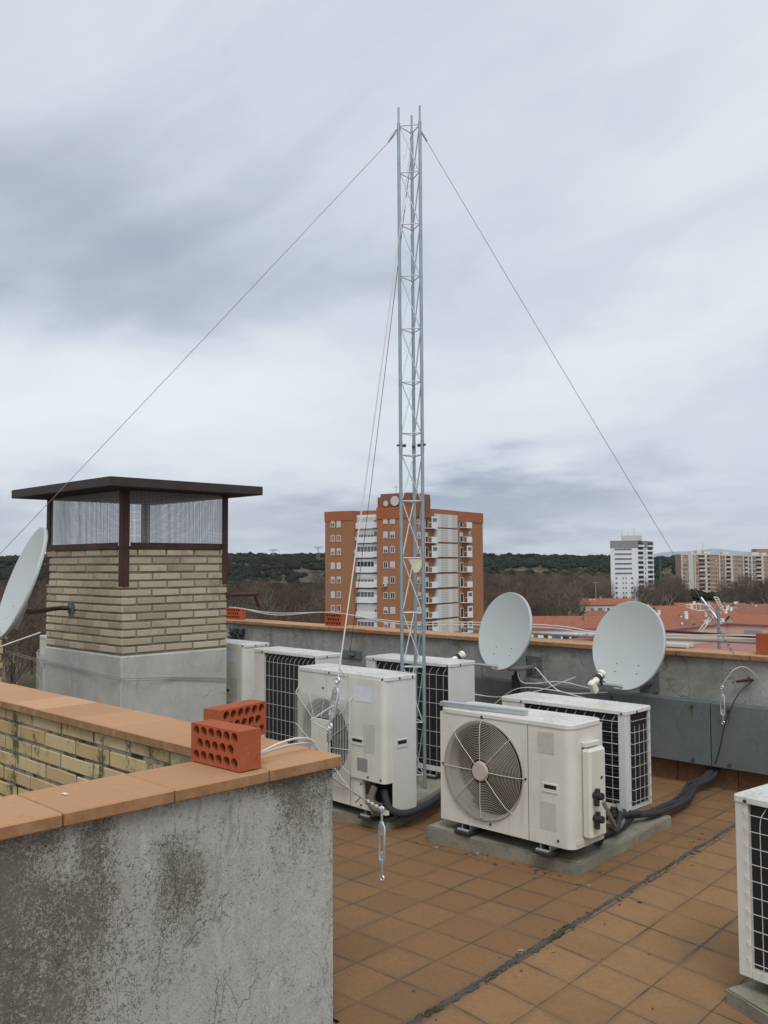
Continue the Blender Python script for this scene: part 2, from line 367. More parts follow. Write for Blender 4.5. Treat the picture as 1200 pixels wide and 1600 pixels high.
def paint(name, col, dirt=.25, dcol=(.38, .33, .25)):
    m, g = material(name); p = g.co()
    b = g.noise(2.5, 7, .65); st = g.noise(1, 7, .65, g.sc(p, (14, 14, 1.6))); f = g.noise(60, 5, .7)
    c = g.mix(g.mul(g.step(b, .4, .75), dirt), col, dcol)
    c = g.mix(g.mul(g.step(st, .55, .78), dirt*.9), c, dcol)
    c = g.mix(g.mul(g.step(g.noise(1, 5, .6, g.sc(p, (45, 45, 2.2))), .60, .72), dirt*.8), c, [q*.62 for q in dcol])
    c = g.mix(g.mul(g.step(g.noise(75, 3, .6), .70, .76), dirt*1.2), c, (.22, .15, .09))
    z = g.sep(g.node('ShaderNodeNewGeometry').outputs['Normal'])[2]
    top = g.step(z, .7, .95)
    c = g.mix(g.mul(g.mul(top, g.step(g.add(g.mul(f, .6), g.mul(b, .5)), .46, .64)), min(1, dirt*2)), c, (.36, .335, .28))
    g.out(c, .42, 0, g.bump(g.noise(5, 2), .06, .01), .45); return m
MT['ac'] = paint('ac_enamel', (.68, .67, .615), .36)
MT['ac_side'] = paint('ac_enamel_cool', (.64, .64, .615), .22)
MT['cream'] = paint('aged_cream_plastic', (.66, .645, .57), .2)
MT['coil'] = flat('coil_fins', (.018, .018, .02), .55, .2, .6, 40, .2)
MT['dark'] = flat('dark_recess', (.012, .012, .013), .8)
MT['fan'] = flat('fan_blade_plastic', (.035, .033, .032), .55)
MT['guard'] = flat('guard_wire', (.60, .60, .57), .45, .15)
MT['grille'] = flat('fan_grille_wire', (.40, .36, .29), .5, .1)
MT['residue'] = flat('label_residue', (.52, .51, .475), .6, 0, .2, 14)
MT['sticker'] = flat('faded_sticker', (.50, .48, .42), .55, 0, .25, 25)
MT['sticker_grey'] = flat('grey_sticker', (.27, .265, .26), .55, 0, .35, 70)
MT['sticker_pale'] = flat('pale_blue_sticker', (.66, .70, .73), .5, 0, .2, 30)
MT['rubber'] = flat('black_rubber', (.02, .02, .021), .7)
MT['foam'] = flat('pipe_insulation', (.03, .03, .034), .8, 0, .5, 18, .3)
MT['foam_brown'] = flat('weathered_insulation', (.15, .12, .10), .85, 0, .4, 25, .3)
MT['galv'] = flat('galvanised_steel', (.33, .41, .45), .42, .55, .35, 12)
MT['galv_rod'] = flat('galvanised_rod', (.60, .66, .68), .4, .5, .2, 30)
MT['zinc'] = flat('bright_zinc', (.72, .78, .82), .28, .8, .2, 60)
MT['cable_steel'] = flat('steel_cable', (.30, .30, .30), .5, .5)
MT['cable_pale'] = flat('plastic_coated_cable', (.52, .51, .48), .55)
MT['cable_white'] = flat('white_coax', (.66, .64, .59), .5)
MT['cable_black'] = flat('black_cable', (.025, .025, .027), .55)
def rustm():
    m, g = material('rusty_brown_steel'); n = g.noise(6, 8, .7); f = g.noise(45, 6, .7)
    c = g.ramp(n, [(.3, (.035, .02, .017)), (.5, (.068, .030, .022)), (.64, (.115, .040, .026)), (.85, (.18, .058, .03))])
    c = g.mix(g.mul(f, .4), c, (.028, .019, .017))
    g.out(c, .6, .1, g.bump(f, .2, .003), .4); return m
MT['rust'] = rustm()
MT['rust_light'] = flat('rust_spots', (.10, .06, .04), .9, .0, .4, 30)
def hollowm():
    m, g = material('red_clay'); f = g.noise(50, 6, .7); b = g.noise(7, 5, .6)
    st = g.noise(1, 3, .5, g.sc(g.co(), (3, 60, 60)))
    c = g.mix(b, (.36, .088, .038), (.46, .135, .063)); c = g.mix(g.mul(f, .4), c, (.29, .075, .034))
    c = g.mix(g.mul(g.step(b, .6, .8), .4), c, (.50, .21, .125))
    c = g.mix(g.mul(g.step(g.noise(17, 7, .75), .57, .72), .4), c, (.50, .30, .20)); c = g.mix(g.mul(g.step(g.noise(12, 6, .75, g.vmath('ADD', g.co(), (3, 3, 3))), .58, .74), .5), c, (.22, .055, .03))
    g.out(c, .9, 0, g.bump(g.add(g.mul(f, 1.4), st), .45, .003), .2); return m
MT['clay'] = hollowm()
MT['dish'] = paint('dish_enamel', (.50, .53, .52), .12, (.36, .37, .34))
MT['lnb'] = paint('lnb_plastic', (.80, .78, .66), .1)
MT['sheet'] = plaster('grey_sheet_metal', (.108, .124, .126), (.134, .152, .152), (.165, .182, .181), (.085, .095, .095), .5)
MT['rust_run'] = flat('rust_run', (.105, .085, .065), .9, 0, .4, 60)
MT['alu'] = flat('aluminium', (.55, .58, .60), .35, .7, .15, 20)
MT['moss'] = None
def mossm():
    m, g = material('mossy_joint'); n = g.noise(22, 7, .7); b = g.noise(5, 5, .6)
    c = g.mix(g.step(b, .48, .62), g.mix(n, (.05, .048, .045), (.13, .125, .12)), g.mix(n, (.028, .032, .012), (.075, .075, .028)))
    g.out(c, .95, 0, g.bump(n, .8, .01), .1); return m
MT['moss'] = mossm()

# ------------------------------------------------------------------ terrace floor
DRAIN = [(-2.026, 2.15), (-2.067, 2.72), (-2.10, 3.3), (-2.234, 4.971), (-2.29, 5.74)]
def floor_sheet(name, quads, mt, e1, e2, org):
    me = bpy.data.meshes.new(name); vs = [p for q in quads for p in q]
    me.from_pydata([(x, y, 0) for x, y in vs], [], [[4*i, 4*i+1, 4*i+2, 4*i+3] for i in range(len(quads))])
    uv = me.uv_layers.new(name='UVMap'); Mi = np.linalg.inv(np.array([e1, e2]).T)
    for l in me.loops:
        p = np.array(vs[l.vertex_index])-np.array(org); q = Mi @ p; uv.data[l.index].uv = (q[0]+40, q[1]+40)
    me.materials.append(MT[mt]); o = bpy.data.objects.new(name, me); C.objects.link(o); return structure(o)
jx = lambda y: -2.026+(y-2.15)*(-.0737)
floor_sheet('terrace_floor', [[(-8.9, 2.0), (jx(2.0), 2.0), (jx(5.74), 5.74), (-8.9, 5.74)],
                              [(-2.2, -4), (jx(-4), -4), (jx(2.0), 2.0), (-2.2, 2.0)],
                              [(-8.9, -4), (-5.9, -4), (-5.9, 2.0), (-8.9, 2.0)]], 'floor', (.2065, .0116), (-.0093, .2055), (-2.699, 2.725))
floor_sheet('terrace_floor_beyond_joint', [[(jx(-4), -4), (3, -4), (3, 5.74), (jx(5.74), 5.74)]], 'floor2', (.2267, -.027), (-.0142, .2105), (-1.843, 2.938))
b = MB(); n = 420; vs = []                               # lumpy sealant and moss filling the movement joint
for k in range(n+1):
    y0 = -1+6.72*k/n; f1 = math.sin(y0*9.1)+.6*math.sin(y0*23.7+1)+.4*math.sin(y0*61+2); w = .008+.0022*f1+random.uniform(-.002, .002); h = .006+.0025*math.sin(y0*31)+random.uniform(0, .004)
    dx = .003*math.sin(y0*14)+random.uniform(-.0012, .0012)
    for u, zz in ((-1, -.004), (-.6, h*.8), (0, h), (.6, h*.75), (1, -.004)): vs.append((jx(y0)+dx+u*w*(1+.25*random.random()), y0, zz))
b.add(vs, [(k*5+q, k*5+q+1, k*5+q+6, k*5+q+5) for k in range(n) for q in range(4)], smooth=True)
for k in range(150):                                     # tufts of moss
    y0 = random.choice((random.uniform(.5, 5.6), random.uniform(2.2, 3.2))); b.sphere((jx(y0)+random.uniform(-.016, .018), y0, .002), random.uniform(.004, .012), 6, sc=(1, 1.5, .55))
structure(b.build('floor_joint', MT['moss']))

# ------------------------------------------------------------------ our building under the terrace
b = MB(); b.box(-8.95, 2.0, -25.9, 3.05, 5.95, -.02); b.box(-2.2, -9, -25.9, 3.05, 2.0, -.02); b.box(-8.95, -9, -25.9, -5.9, 2, -.02); b.box(-5.9, -9, -25.9, -2.2, -4, -.02)
bo = b.build('apartment_block', MT['brick']); tag(bo, 'brick block of flats carrying the tiled roof terrace in the foreground', 'building')

def bricks_on(b, p0, dirv, L, z0, z1, course, blen, depth, normal, joint=.011, off=0., tints=(0, 1), half=None, proud=.004):
    """courses of single bricks along a wall face; local x = along, y = into the wall"""
    d_ = Vector(dirv).normalized(); nn = Vector(normal).normalized()
    M = Matrix.Translation(Vector(p0)) @ Matrix((d_, -nn, Vector((0, 0, 1)))).transposed().to_4x4()
    k = 0; z = z1
    while z-course >= z0-.012:
        x = -blen*(.5 if k % 2 else 0)-off+random.uniform(-.006, .006)
        while x < L:
            a, e = max(x, 0), min(x+blen-joint, L)
            if e-a > .02:
                jy = random.uniform(-.0025, .0025); jz = random.uniform(-.0015, .0015)
                b.box(a, -proud+jy, z-course+joint+jz, e, depth, z+jz, .003, 0, random.random()*random.uniform(.55, 1), M)
            x += blen
        z -= course; k += 1

# ------------------------------------------------------------------ light-well wall
lw = empty('light_well_wall', 'low wall round the light well, stained grey render outside, yellow brick inside, clay coping', 'wall', (-2.18, 1.94, 0))
IM = Matrix.Translation((2.18, -1.94, 0))
def build_in(b, name, mats, parent, **k): o = b.build(name, mats, parent, **k); o.matrix_parent_inverse = parent.matrix_basis.inverted(); return o
b = MB(); b.box(-2.375, -4.0, -3.2, -2.17, 1.945, .812, .004); build_in(b, 'render_wall', MT['near'], lw)
b = MB(); b.box(-5.9, 1.745, -3.2, -2.38, 1.945, .812, .004); build_in(b, 'back_wall', MT['chimney_plaster'], lw)
b = MB(); b.box(-5.9, 1.722, -3.2, -2.38, 1.744, .812); build_in(b, 'mortar', MT['well_mortar'], lw)
b = MB(); bricks_on(b, (-5.9, 1.722, 0), (1, 0, 0), 3.5, -.9, .82, .0672, .272, .015, (0, -1, 0), .013, .12)
build_in(b, 'brick_lining', MT['well_brick'], lw)
b = MB(); T = lambda: random.random()
ys = [1.955, 1.6687, 1.351, 1.0385, .72, .40, .08, -.46, -.8, -1.5, -2.2, -3.0, -4.0]
for i in range(len(ys)-1):
    j = random.uniform(-.003, .003)
    b.box(-2.405+j, ys[i+1]+.0015, .815, -2.135+j, ys[i]-.0015, .85+random.uniform(-.0015, .0015), .004, 0, T())
xs = [-2.412, -2.78, -3.092, -3.415, -3.728, -4.0025, -4.32, -4.63, -4.9, -5.0, -5.1, -5.2, -5.46, -5.9]
for i in range(len(xs)-1):
    j = random.uniform(-.003, .003)
    b.box(xs[i+1]+.0015, 1.695+j, .815, xs[i]-.0015, 1.963+j, .85+random.uniform(-.0015, .0015), .004, 0, T())
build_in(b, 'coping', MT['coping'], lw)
b = MB(); b.box(-5.95, -4, -3.2, -5.9, 1.945, .812); build_in(b, 'far_wall', MT['chimney_plaster'], lw)

# ------------------------------------------------------------------ rear parapet, metal sheets
pw = empty('parapet_wall', 'long grey plastered parapet with clay coping along the terrace edge', 'wall', (-3.5, 5.8, 0))
b = MB(); b.box(-8.95, 5.75, -.02, 3.05, 5.94, .822, .004); build_in(b, 'plaster_wall', MT['parapet'], pw)
b = MB(); x = 3.04
while x > -8.7: b.box(x-.204, 5.735, -.01, x-.003, 5.7495, .125, .002, 0, random.random()); x -= .207  # added dark brown strip, stands in for shade at the wall foot below the sheets
build_in(b, 'shade_strip', copingm('shade_strip_brown', .55), pw)
b = MB(); x = 3.05
while x > -8.95:
    l = .50; j = random.uniform(-.003, .003)
    b.box(max(x-l, -8.95)+.002, 5.715+j, .824, x-.002, 5.975+j, .862+random.uniform(-.003, .002), .006, 0, T()); x -= l
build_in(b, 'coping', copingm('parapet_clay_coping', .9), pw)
b = MB(); b.box(-8.95, -4, -.02, -8.78, 5.74, .12, .01); tag(b.build('kerb', MT['concrete']), 'low concrete kerb along the left edge of the terrace behind the chimney', 'kerb')
panels = [(-8.6, -6.95), (-6.94, -5.55), (-5.54, -4.12), (-4.11, -2.685), (-2.682, -1.2), (-1.19, .3)]
plabels = ['grey sheet metal panel on the parapet behind the chimney', 'grey metal sheet panel on the parapet behind the tall units left of the mast', 'grey sheet panel on the parapet behind the lattice mast',
           'grey sheet panel on the parapet below the right satellite dish', 'grey sheet panel with rusty bolts under the hanging turnbuckle', 'grey sheet metal panel at the right end of the parapet']
for (x0, x1), lb in zip(panels, plabels):
    b = MB(); b.box(x0+.002, 5.645, .145, x1-.002, 5.665, .546, .003); b.box(x0+.002, 5.6655, .533, x1-.002, 5.748, .5455); p = build_in(b, 'metal_sheet', MT['sheet'], pw)
    for bx in (x0+.12, (x0+x1)/2, x1-.12):
        for bz in (.515, .172):
            if bz > .3:
                b = MB(); nn2 = 7; wv = [.009*(1-k/nn2)*random.uniform(.6, 1.2)+.002 for k in range(nn2)]; vs = []
                for k in range(nn2): vs += [(bx-wv[k], 5.6446, bz-.012-.012*k), (bx+wv[k], 5.6446, bz-.012-.012*k)]
                b.add(vs, [(2*k, 2*k+1, 2*k+3, 2*k+2) for k in range(nn2-1)]); b.build('rust_run', MT['rust_run'], p)
            b = MB(); b.cyl((bx, 5.646, bz), (bx, 5.632, bz), .008, n=8); b.cyl((bx, 5.6448, bz), (bx, 5.6425, bz), .013, n=10); b.build('bolt', MT['rust_light'], p)

# ------------------------------------------------------------------ chimney
CX, CY = -5.678, 3.158; CL, CW = 1.148, .85
ch = empty('chimney', 'square yellow brick chimney with grey plaster base, mesh screen and brown metal roof', 'chimney', (CX-CL/2, CY+CW/2, 0))
b = MB(); b.box(CX-CL-.012, CY-.012, -.02, CX+.012, CY+CW+.012, .828, .01); build_in(b, 'plaster_base', MT['chimney_plaster'], ch)
b = MB(); b.box(CX-CL, CY, .80, CX, CY+CW, 1.558); build_in(b, 'mortar_core', MT['mortar'], ch)
b = MB()
def chim_face(p0, dv, L, nv, off):
    bricks_on(b, p0, dv, L, .83, 1.556, .0558, .2285, .03, nv, .0145, off, proud=.009)
chim_face((CX-CL, CY, 0), (1, 0, 0), CL+.004, (0, -1, 0), .06); chim_face((CX, CY+.004, 0), (0, 1, 0), CW, (1, 0, 0), .115)
chim_face((CX, CY+CW, 0), (-1, 0, 0), CL, (0, 1, 0), 0); chim_face((CX-CL, CY+CW, 0), (0, -1, 0), CW, (-1, 0, 0), .1)
build_in(b, 'brickwork', MT['brick'], ch)
for px_, py_ in ((CX+.01, CY-.01), (CX+.01, CY+CW+.01), (CX-CL-.01, CY-.01), (CX-CL-.01, CY+CW+.01)):
    sx = 1 if px_ > CX-.5 else -1; sy_ = -1 if py_ < CY+.4 else 1
    b = MB(); b.box(px_-.052*sx, py_+.006*-sy_, 1.30, px_+.004*sx, py_+.001*sy_, 1.966, .001); b.box(px_-.001*sx, py_-.05*sy_, 1.301, px_+.005*sx, py_-.007*sy_, 1.966, .001)
    build_in(b, 'corner_post', MT['rust'], ch)
for (x0, y0, x1, y1) in ((CX-CL+.05, CY-.016, CX-.05, CY-.009), (CX-CL+.05, CY+CW+.009, CX-.05, CY+CW+.016), (CX+.009, CY+.05, CX+.016, CY+CW-.05), (CX-CL-.016, CY+.05, CX-CL-.009, CY+CW-.05)):
    b = MB(); b.box(x0, y0, 1.560, x1, y1, 1.605, .001); build_in(b, 'rail', MT['rust'], ch)
b = MB(); b.box(CX-CL+.05, CY+.05, 1.559, CX-.05, CY+CW-.05, 1.562); build_in(b, 'flue_slab', MT['dark'], ch)
MT['mesh'] = flat('galvanised_mesh', (.55, .56, .57), .5, .3)
def screen(p, dv, L, flip):
    b = MB(); dv = Vector(dv); k = 0; st = .0105; h = .0008
    nrm = Vector((-dv.y, dv.x, 0))
    M = Matrix.Translation(Vector(p)) @ Matrix((dv, nrm, Vector((0, 0, 1)))).transposed().to_4x4()
    nx = int(L/st); nz = int(.36/st)
    for i in range(nx+1): b.box(i*st-h, -h, 0, i*st+h, h, .36, M=M)
    for i in range(nz+1): b.box(0, h, i*st-h, L, 3*h, i*st+h, M=M)
    build_in(b, 'mesh_screen', MT['mesh'], ch)
for a in (((CX-CL+.02, CY+.004, 1.606), (1, 0, 0), CL-.04), ((CX-.004, CY+.02, 1.606), (0, 1, 0), CW-.04), ((CX-CL+.02, CY+CW-.004, 1.606), (1, 0, 0), CL-.04), ((CX-CL+.004, CY+.02, 1.606), (0, 1, 0), CW-.04)): screen(*a, 0)
b = MB(); x0, x1, y0, y1 = CX-CL-.165, CX+.225, CY-.225, CY+CW+.175
zc0, zc1 = 1.968, 2.032
b.box(x0, y0, zc0+.004, x1, y0+.006, zc1, .001); b.box(x0, y1-.006, zc0+.004, x1, y1, zc1, .001)
b.box(x0, y0+.0065, zc0+.004, x0+.006, y1-.0065, zc1, .001); b.box(x1-.006, y0+.0065, zc0+.004, x1, y1-.0065, zc1, .001)
cxm, cym = (x0+x1)/2, (y0+y1)/2
vs = [(x0+.006, y0+.006, zc1-.001), (x1-.006, y0+.006, zc1-.001), (x1-.006, y1-.006, zc1-.001), (x0+.006, y1-.006, zc1-.001), (cxm-.2, cym, zc1+.015), (cxm+.2, cym, zc1+.015)]
b.add(vs, [(0, 1, 5, 4), (1, 2, 5), (2, 3, 4, 5), (3, 0, 4)]); rc = build_in(b, 'roof_cap', flat('dark_brown_paint', (.040, .026, .022), .6, 0, .5, 9), ch)
b = MB(); b.box(x0+.001, y0+.001, zc0, x1-.001, y1-.001, zc0+.0035); b.build('shade_soffit', flat('soffit_shade_black', (.012, .011, .011), .9), rc)  # near-black underside: shade below the overhang put into its colour
b = MB()                                                # bracket sticking out on the far side of the chimney
b.box(CX-.02, CY+CW-.005, 1.195, CX+.02, CY+CW+.03, 1.245, .004); b.tube([(CX, CY+CW+.03, 1.22), (CX, CY+CW+.30, 1.22)], .014, 8); b.tube([(CX, CY+CW+.27, 1.22), (CX-.02, CY+CW+.33, 1.12)], .014, 8)
tag(b.build('empty_bracket', MT['rust']), 'rusty empty pipe bracket sticking out of the right side of the chimney', 'bracket')
b = MB(); 
for z in (.70, .685):
    q = [(CX-CL-.7, CY-.03, z+.05), (CX-CL*.5, CY-.02, z), (CX+.016, CY-.016, z-.015), (CX+.018, CY+.4, z-.05), (CX+.02, CY+CW, z-.1+.5*(z-.69))]
    b.tube(bez(q, 6), .0022, 6)
tag(b.build('thin_cable', MT['cable_steel']), 'pair of thin dark wires strung round the plaster base of the chimney', 'cable')
# brick pier at the left, in front of the trees
b = MB(); b.box(-7.9, 2.62, -.02, -7.27, 3.0, .86); 
pr = empty('brick_pier', 'broken yellow brick pier at the left edge, half hidden by the dish', 'pier', (-7.5, 2.8, 0))
build_in(b, 'mortar_core', MT['mortar'], pr)
b = MB(); bricks_on(b, (-7.9, 2.62, 0), (1, 0, 0), .63, 0, .86, .058, .22, .03, (0, -1, 0), .012, 0, proud=.012); bricks_on(b, (-7.27, 2.62, 0), (0, 1, 0), .38, 0, .86, .058, .22, .03, (1, 0, 0), .012, .06, proud=.014)
build_in(b, 'brickwork', MT['well_brick'], pr)

# ------------------------------------------------------------------ concrete pads under the units
def pad(corners, tops, label):
    vs = [(x, y, -.01) for x, y in corners]+[(x, y, z) for (x, y), z in zip(corners, tops)]
    bm = bmesh.new(); bv = [bm.verts.new(v) for v in vs]
    for f in ((3, 2, 1, 0), (4, 5, 6, 7), (0, 1, 5, 4), (1, 2, 6, 5), (2, 3, 7, 6), (3, 0, 4, 7)): bm.faces.new([bv[i] for i in f])
    bmesh.ops.bevel(bm, geom=[e for e in bm.edges], offset=.006, segments=2, affect='EDGES')
    bmesh.ops.subdivide_edges(bm, edges=[e for e in bm.edges if e.calc_length() > .2], cuts=14, use_grid_fill=True)
    for v in bm.verts:
        if v.co.z > .01: v.co += Vector((random.uniform(-1, 1), random.uniform(-1, 1), random.uniform(-.6, .6)))*.0022
    me = bpy.data.meshes.new('concrete_pad'); bm.to_mesh(me); bm.free(); me.materials.append(MT['concrete'])
    o = bpy.data.objects.new('concrete_pad', me); C.objects.link(o); return tag(o, label, 'concrete pad', 'concrete pads under the outdoor units')
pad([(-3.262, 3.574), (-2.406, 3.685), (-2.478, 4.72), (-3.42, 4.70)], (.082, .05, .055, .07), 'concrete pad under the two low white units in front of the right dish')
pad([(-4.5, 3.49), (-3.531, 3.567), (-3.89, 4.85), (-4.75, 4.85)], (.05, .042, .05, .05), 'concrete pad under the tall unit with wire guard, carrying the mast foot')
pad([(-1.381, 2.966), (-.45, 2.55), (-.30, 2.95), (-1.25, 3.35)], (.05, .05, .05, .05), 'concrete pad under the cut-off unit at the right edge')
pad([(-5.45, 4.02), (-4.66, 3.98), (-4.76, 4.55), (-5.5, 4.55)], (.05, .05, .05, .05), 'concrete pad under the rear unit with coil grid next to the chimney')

# ------------------------------------------------------------------ outdoor air conditioner units
def rprof(x0, y0, x1, y1, r, corners=(1, 1, 1, 1), n=6):   # rounded plan outline; corner order: front-left, front-right, back-right, back-left
    out = []
    for (cx_, cy_, a0), on in zip(((x0+r, y0+r, 180), (x1-r, y0+r, 270), (x1-r, y1-r, 0), (x0+r, y1-r, 90)), corners):
        if on: out += [(cx_+r*math.cos(R(a0+90*k/n)), cy_+r*math.sin(R(a0+90*k/n))) for k in range(n+1)]
        else: out.append({180: (x0, y0), 270: (x1, y0), 0: (x1, y1), 90: (x0, y1)}[a0])
    return out
def hole_panel(b, x0, x1, z0, z1, cx, cz, r, y, depth, n=48):
    """front sheet with a round opening and the shroud behind it"""
    ring = []; outer = []
    angs = [2*math.pi*k/n for k in range(n)]
    for a in angs:
        ca, sa = math.cos(a), math.sin(a); ring.append((cx+r*ca, y, cz+r*sa))
        t = min(((x1-cx)/ca if ca > 1e-9 else 1e9), ((x0-cx)/ca if ca < -1e-9 else 1e9), ((z1-cz)/sa if sa > 1e-9 else 1e9), ((z0-cz)/sa if sa < -1e-9 else 1e9))
        outer.append([cx+t*ca, y, cz+t*sa])
    for X, Z in ((x0, z0), (x0, z1), (x1, z0), (x1, z1)):
        k = min(range(n), key=lambda i: (outer[i][0]-X)**2+(outer[i][2]-Z)**2); outer[k] = [X, y, Z]
    vs = ring+outer
    b.add(vs, [(k, (k+1) % n, n+(k+1) % n, n+k) for k in range(n)])
    inner = [(cx+(r-.012)*math.cos(a), y+.012, cz+(r-.012)*math.sin(a)) for a in angs]; back = [(cx+(r-.012)*math.cos(a), y+depth, cz+(r-.012)*math.sin(a)) for a in angs]
    b.add(ring+inner, [(k, (k+1) % n, n+(k+1) % n, n+k) for k in range(n)], smooth=True)
    b.add(inner+back, [(k, (k+1) % n, n+(k+1) % n, n+k) for k in range(n)], smooth=True)
def fan_parts(root, cx, cz, r, y, depth):
    b = MB(); b.add([(cx+r*math.cos(2*math.pi*k/40), y+depth, cz+r*math.sin(2*math.pi*k/40)) for k in range(40)], [list(range(40))], 1)
    b.cyl((cx, y+depth*.35, cz), (cx, y+depth*.9, cz), r*.24, n=24)
    for q in range(3):
        vs = []; nn = 7
        for k in range(nn):
            a = 2*math.pi*q/3+R(95)*k/(nn-1)
            for rr in (r*.22, r*.92): vs.append((cx+rr*math.cos(a), y+depth*(.4+.38*k/(nn-1)), cz+rr*math.sin(a)))
        b.add(vs, [(2*k, 2*k+1, 2*k+3, 2*k+2) for k in range(nn-1)], smooth=True)
    b.build('fan', [MT['fan'], MT['dark']], root)
def handle(root, x0, z0, x1, z1, y, M=None, mt='ac'):
    b = MB(); w = .008
    b.box(x0-w, y-.004, z0-w, x1+w, y+.003, z0, .001, M=M); b.box(x0-w, y-.004, z1, x1+w, y+.003, z1+w, .001, M=M)
    b.box(x0-w, y-.004, z0+.0002, x0, y+.003, z1-.0002, M=M); b.box(x1, y-.004, z0+.0002, x1+w, y+.003, z1-.0002, M=M)
    b.box(x0, y-.0015, z0, x1, y+.001, z1, mi=1, M=M); b.box(x0+.002, y-.003, z0+.001, x1-.002, y-.0008, z0+(z1-z0)*.32, mi=0, M=M)
    b.build('handle', [MT[mt], MT['dark']], root)
def screw(root, p, nrm=(0, -1, 0)):
    b = MB(); p = Vector(p); b.cyl(p, p+Vector(nrm)*.005, .006, .005, 8); b.build('screw', MT['rubber'], root)
def feet(root, w, d, zf, dy=.0):
    for x in (-w*.30, w*.30):
        b = MB(); b.box(x-.05, -.03, 0, x+.05, d+.03, .012, .003, 1); b.box(x-.035, -.022, .0125, x+.035, -.004, .024, .002); b.box(x-.03, .01, .0125, x-.022, d-.01, zf); b.box(x+.022, .01, .0125, x+.03, d-.01, zf)
        b.build('foot', [MT['alu'], MT['rubber']], root)
def lid(root, w, d, z, r, t=.022, mt='ac', oh=.005):
    b = MB(); p = rprof(-w/2-oh, -oh, w/2+oh, d+oh, r, (1, 1, 1, 1)); p2 = rprof(-w/2-oh+.004, -oh+.004, w/2+oh-.004, d+oh-.004, max(r-.004, .004), (1, 1, 1, 1))
    b.prism(p, z-t, z-.004, caps=False); n = len(p)
    b.add([(x, y, z-.004) for x, y in p]+[(x, y, z) for x, y in p2], [(i, (i+1) % n, n+(i+1) % n, n+i) for i in range(n)])
    b.add([(x, y, z) for x, y in p2], [list(range(n))]); b.add([(x, y, z-t) for x, y in p], [list(range(n))[::-1]])
    b.build('lid', MT[mt], root)

def unit_round(label, loc, rot):                       # low unit with the round fan grille
    w, d, h, zf = .80, .275, .572, .045; z0, z1 = zf, zf+h-.02
    root = empty('air_conditioner', label, 'air conditioner', loc, rot, 'outdoor air conditioner units on the terrace')
    feet(root, w, d, zf); xs = .155; cx, cz, r = -.121, .331, .247
    b = MB(); hole_panel(b, -w/2, xs-.0015, z0, z1, cx, cz, r-.004, 0, .11); b.build('fan_panel', MT['ac'], root)
    b = MB(); b.box(-w/2, .0005, z0, -w/2+.004, d, z1); b.box(-w/2+.0045, d-.004, z0, w/2-.02, d, z1); b.box(-w/2+.0045, .13, z0+.0005, w/2-.02, d-.005, z0+.006); b.build('casing', MT['ac'], root)
    p = rprof(xs+.0015, 0, w/2, d-.005, .045, (0, 1, 0, 0)); b = MB(); b.prism(p, z0, z1); b.build('service_panel', MT['ac'], root)
    fan_parts(root, cx, cz, r-.02, 0, .11)
    b = MB()
    for k in range(24):
        rr = .062+(r-.062)*k/23; yy = -.012-.010*math.sin(math.pi*min(1, (rr/r)))**.5 if rr < r*.97 else -.004
        b.tube([(cx+rr*math.cos(2*math.pi*q/44), yy, cz+rr*math.sin(2*math.pi*q/44)) for q in range(44)], .0015, 5, closed=True)
    for q in range(8):
        a = math.pi/4*q; ca, sa = math.cos(a), math.sin(a)
        b.tube([(cx+.04*ca, -.024, cz+.04*sa), (cx+r*.6*ca, -.0265, cz+r*.6*sa), (cx+r*.9*ca, -.021, cz+r*.9*sa), (cx+(r+.008)*ca, -.004, cz+(r+.008)*sa)], .0019, 6, mi=1)
    gr = b.build('fan_grille', [MT['grille'], MT['cream']], root)
    b = MB(); b.cyl((cx, -.018, cz), (cx, -.031, cz), .05, .044, 28); b.build('hub_cap', flat('hub_plastic', (.50, .43, .36), .5), gr)
    for a in (90, 0, 180, 280): screw(root, (cx+(r+.014)*math.cos(R(a)), -.0005, cz+(r+.014)*math.sin(R(a))))
    for x_, z_ in ((cx-.01, .09), (.32, .075), (cx, z1-.012+.014)): screw(root, (x_, -.006 if z_ > .5 else -.0005, z_))
    handle(root, .245, .297, .315, .325, 0)
    b = MB(); b.box(.215, -.0018, .47, .305, .0005, .57); b.build('rating_label', MT['sticker'], root)
    b = MB(); b.box(.22, -.0012, .115, .31, .0005, .245); b.build('label_residue', MT['residue'], root)
    M = Matrix.Translation((w/2, 0, 0)) @ Matrix.Rotation(R(90), 4, 'Z')      # right flank
    b = MB(); b.box(.075, -.052, .085, .215, -.0005, .50, .012, M=M); vc = b.build('valve_cover', MT['cream'], root)
    b = MB(); b.box(.03, -.004, .06, d-.03, -.0005, .0845, .001, M=M); b.build('side_flange', MT['ac'], root)
    b = MB(); b.box(.08, -.03, .505, .2, -.0005, .53, .004, M=M); b.build('side_bracket', MT['ac'], root)
    for zz in (.29, .185):
        b = MB(); x_ = .10
        b.cyl((x_, -.052, zz), (x_, -.078, zz), .015, n=12, M=M); b.cyl((x_, -.0785, zz), (x_, -.10, zz), .019, .017, 8, M=M)
        b.cyl((x_-.004, -.07, zz-.005), (x_-.004, -.07, zz-.045), .013, n=10, M=M); b.cyl((x_+.005, -.07, zz+.005), (x_+.005, -.07, zz+.03), .012, n=10, M=M)
        b.build('valve', MT['rubber'], vc)
    b = MB(); b.cyl((.17, -.052, .36), (.17, -.056, .36), .007, n=10, M=M); b.build('knockout', MT['rubber'], vc)
    lid(root, w, d, zf+h, .05)
    return root

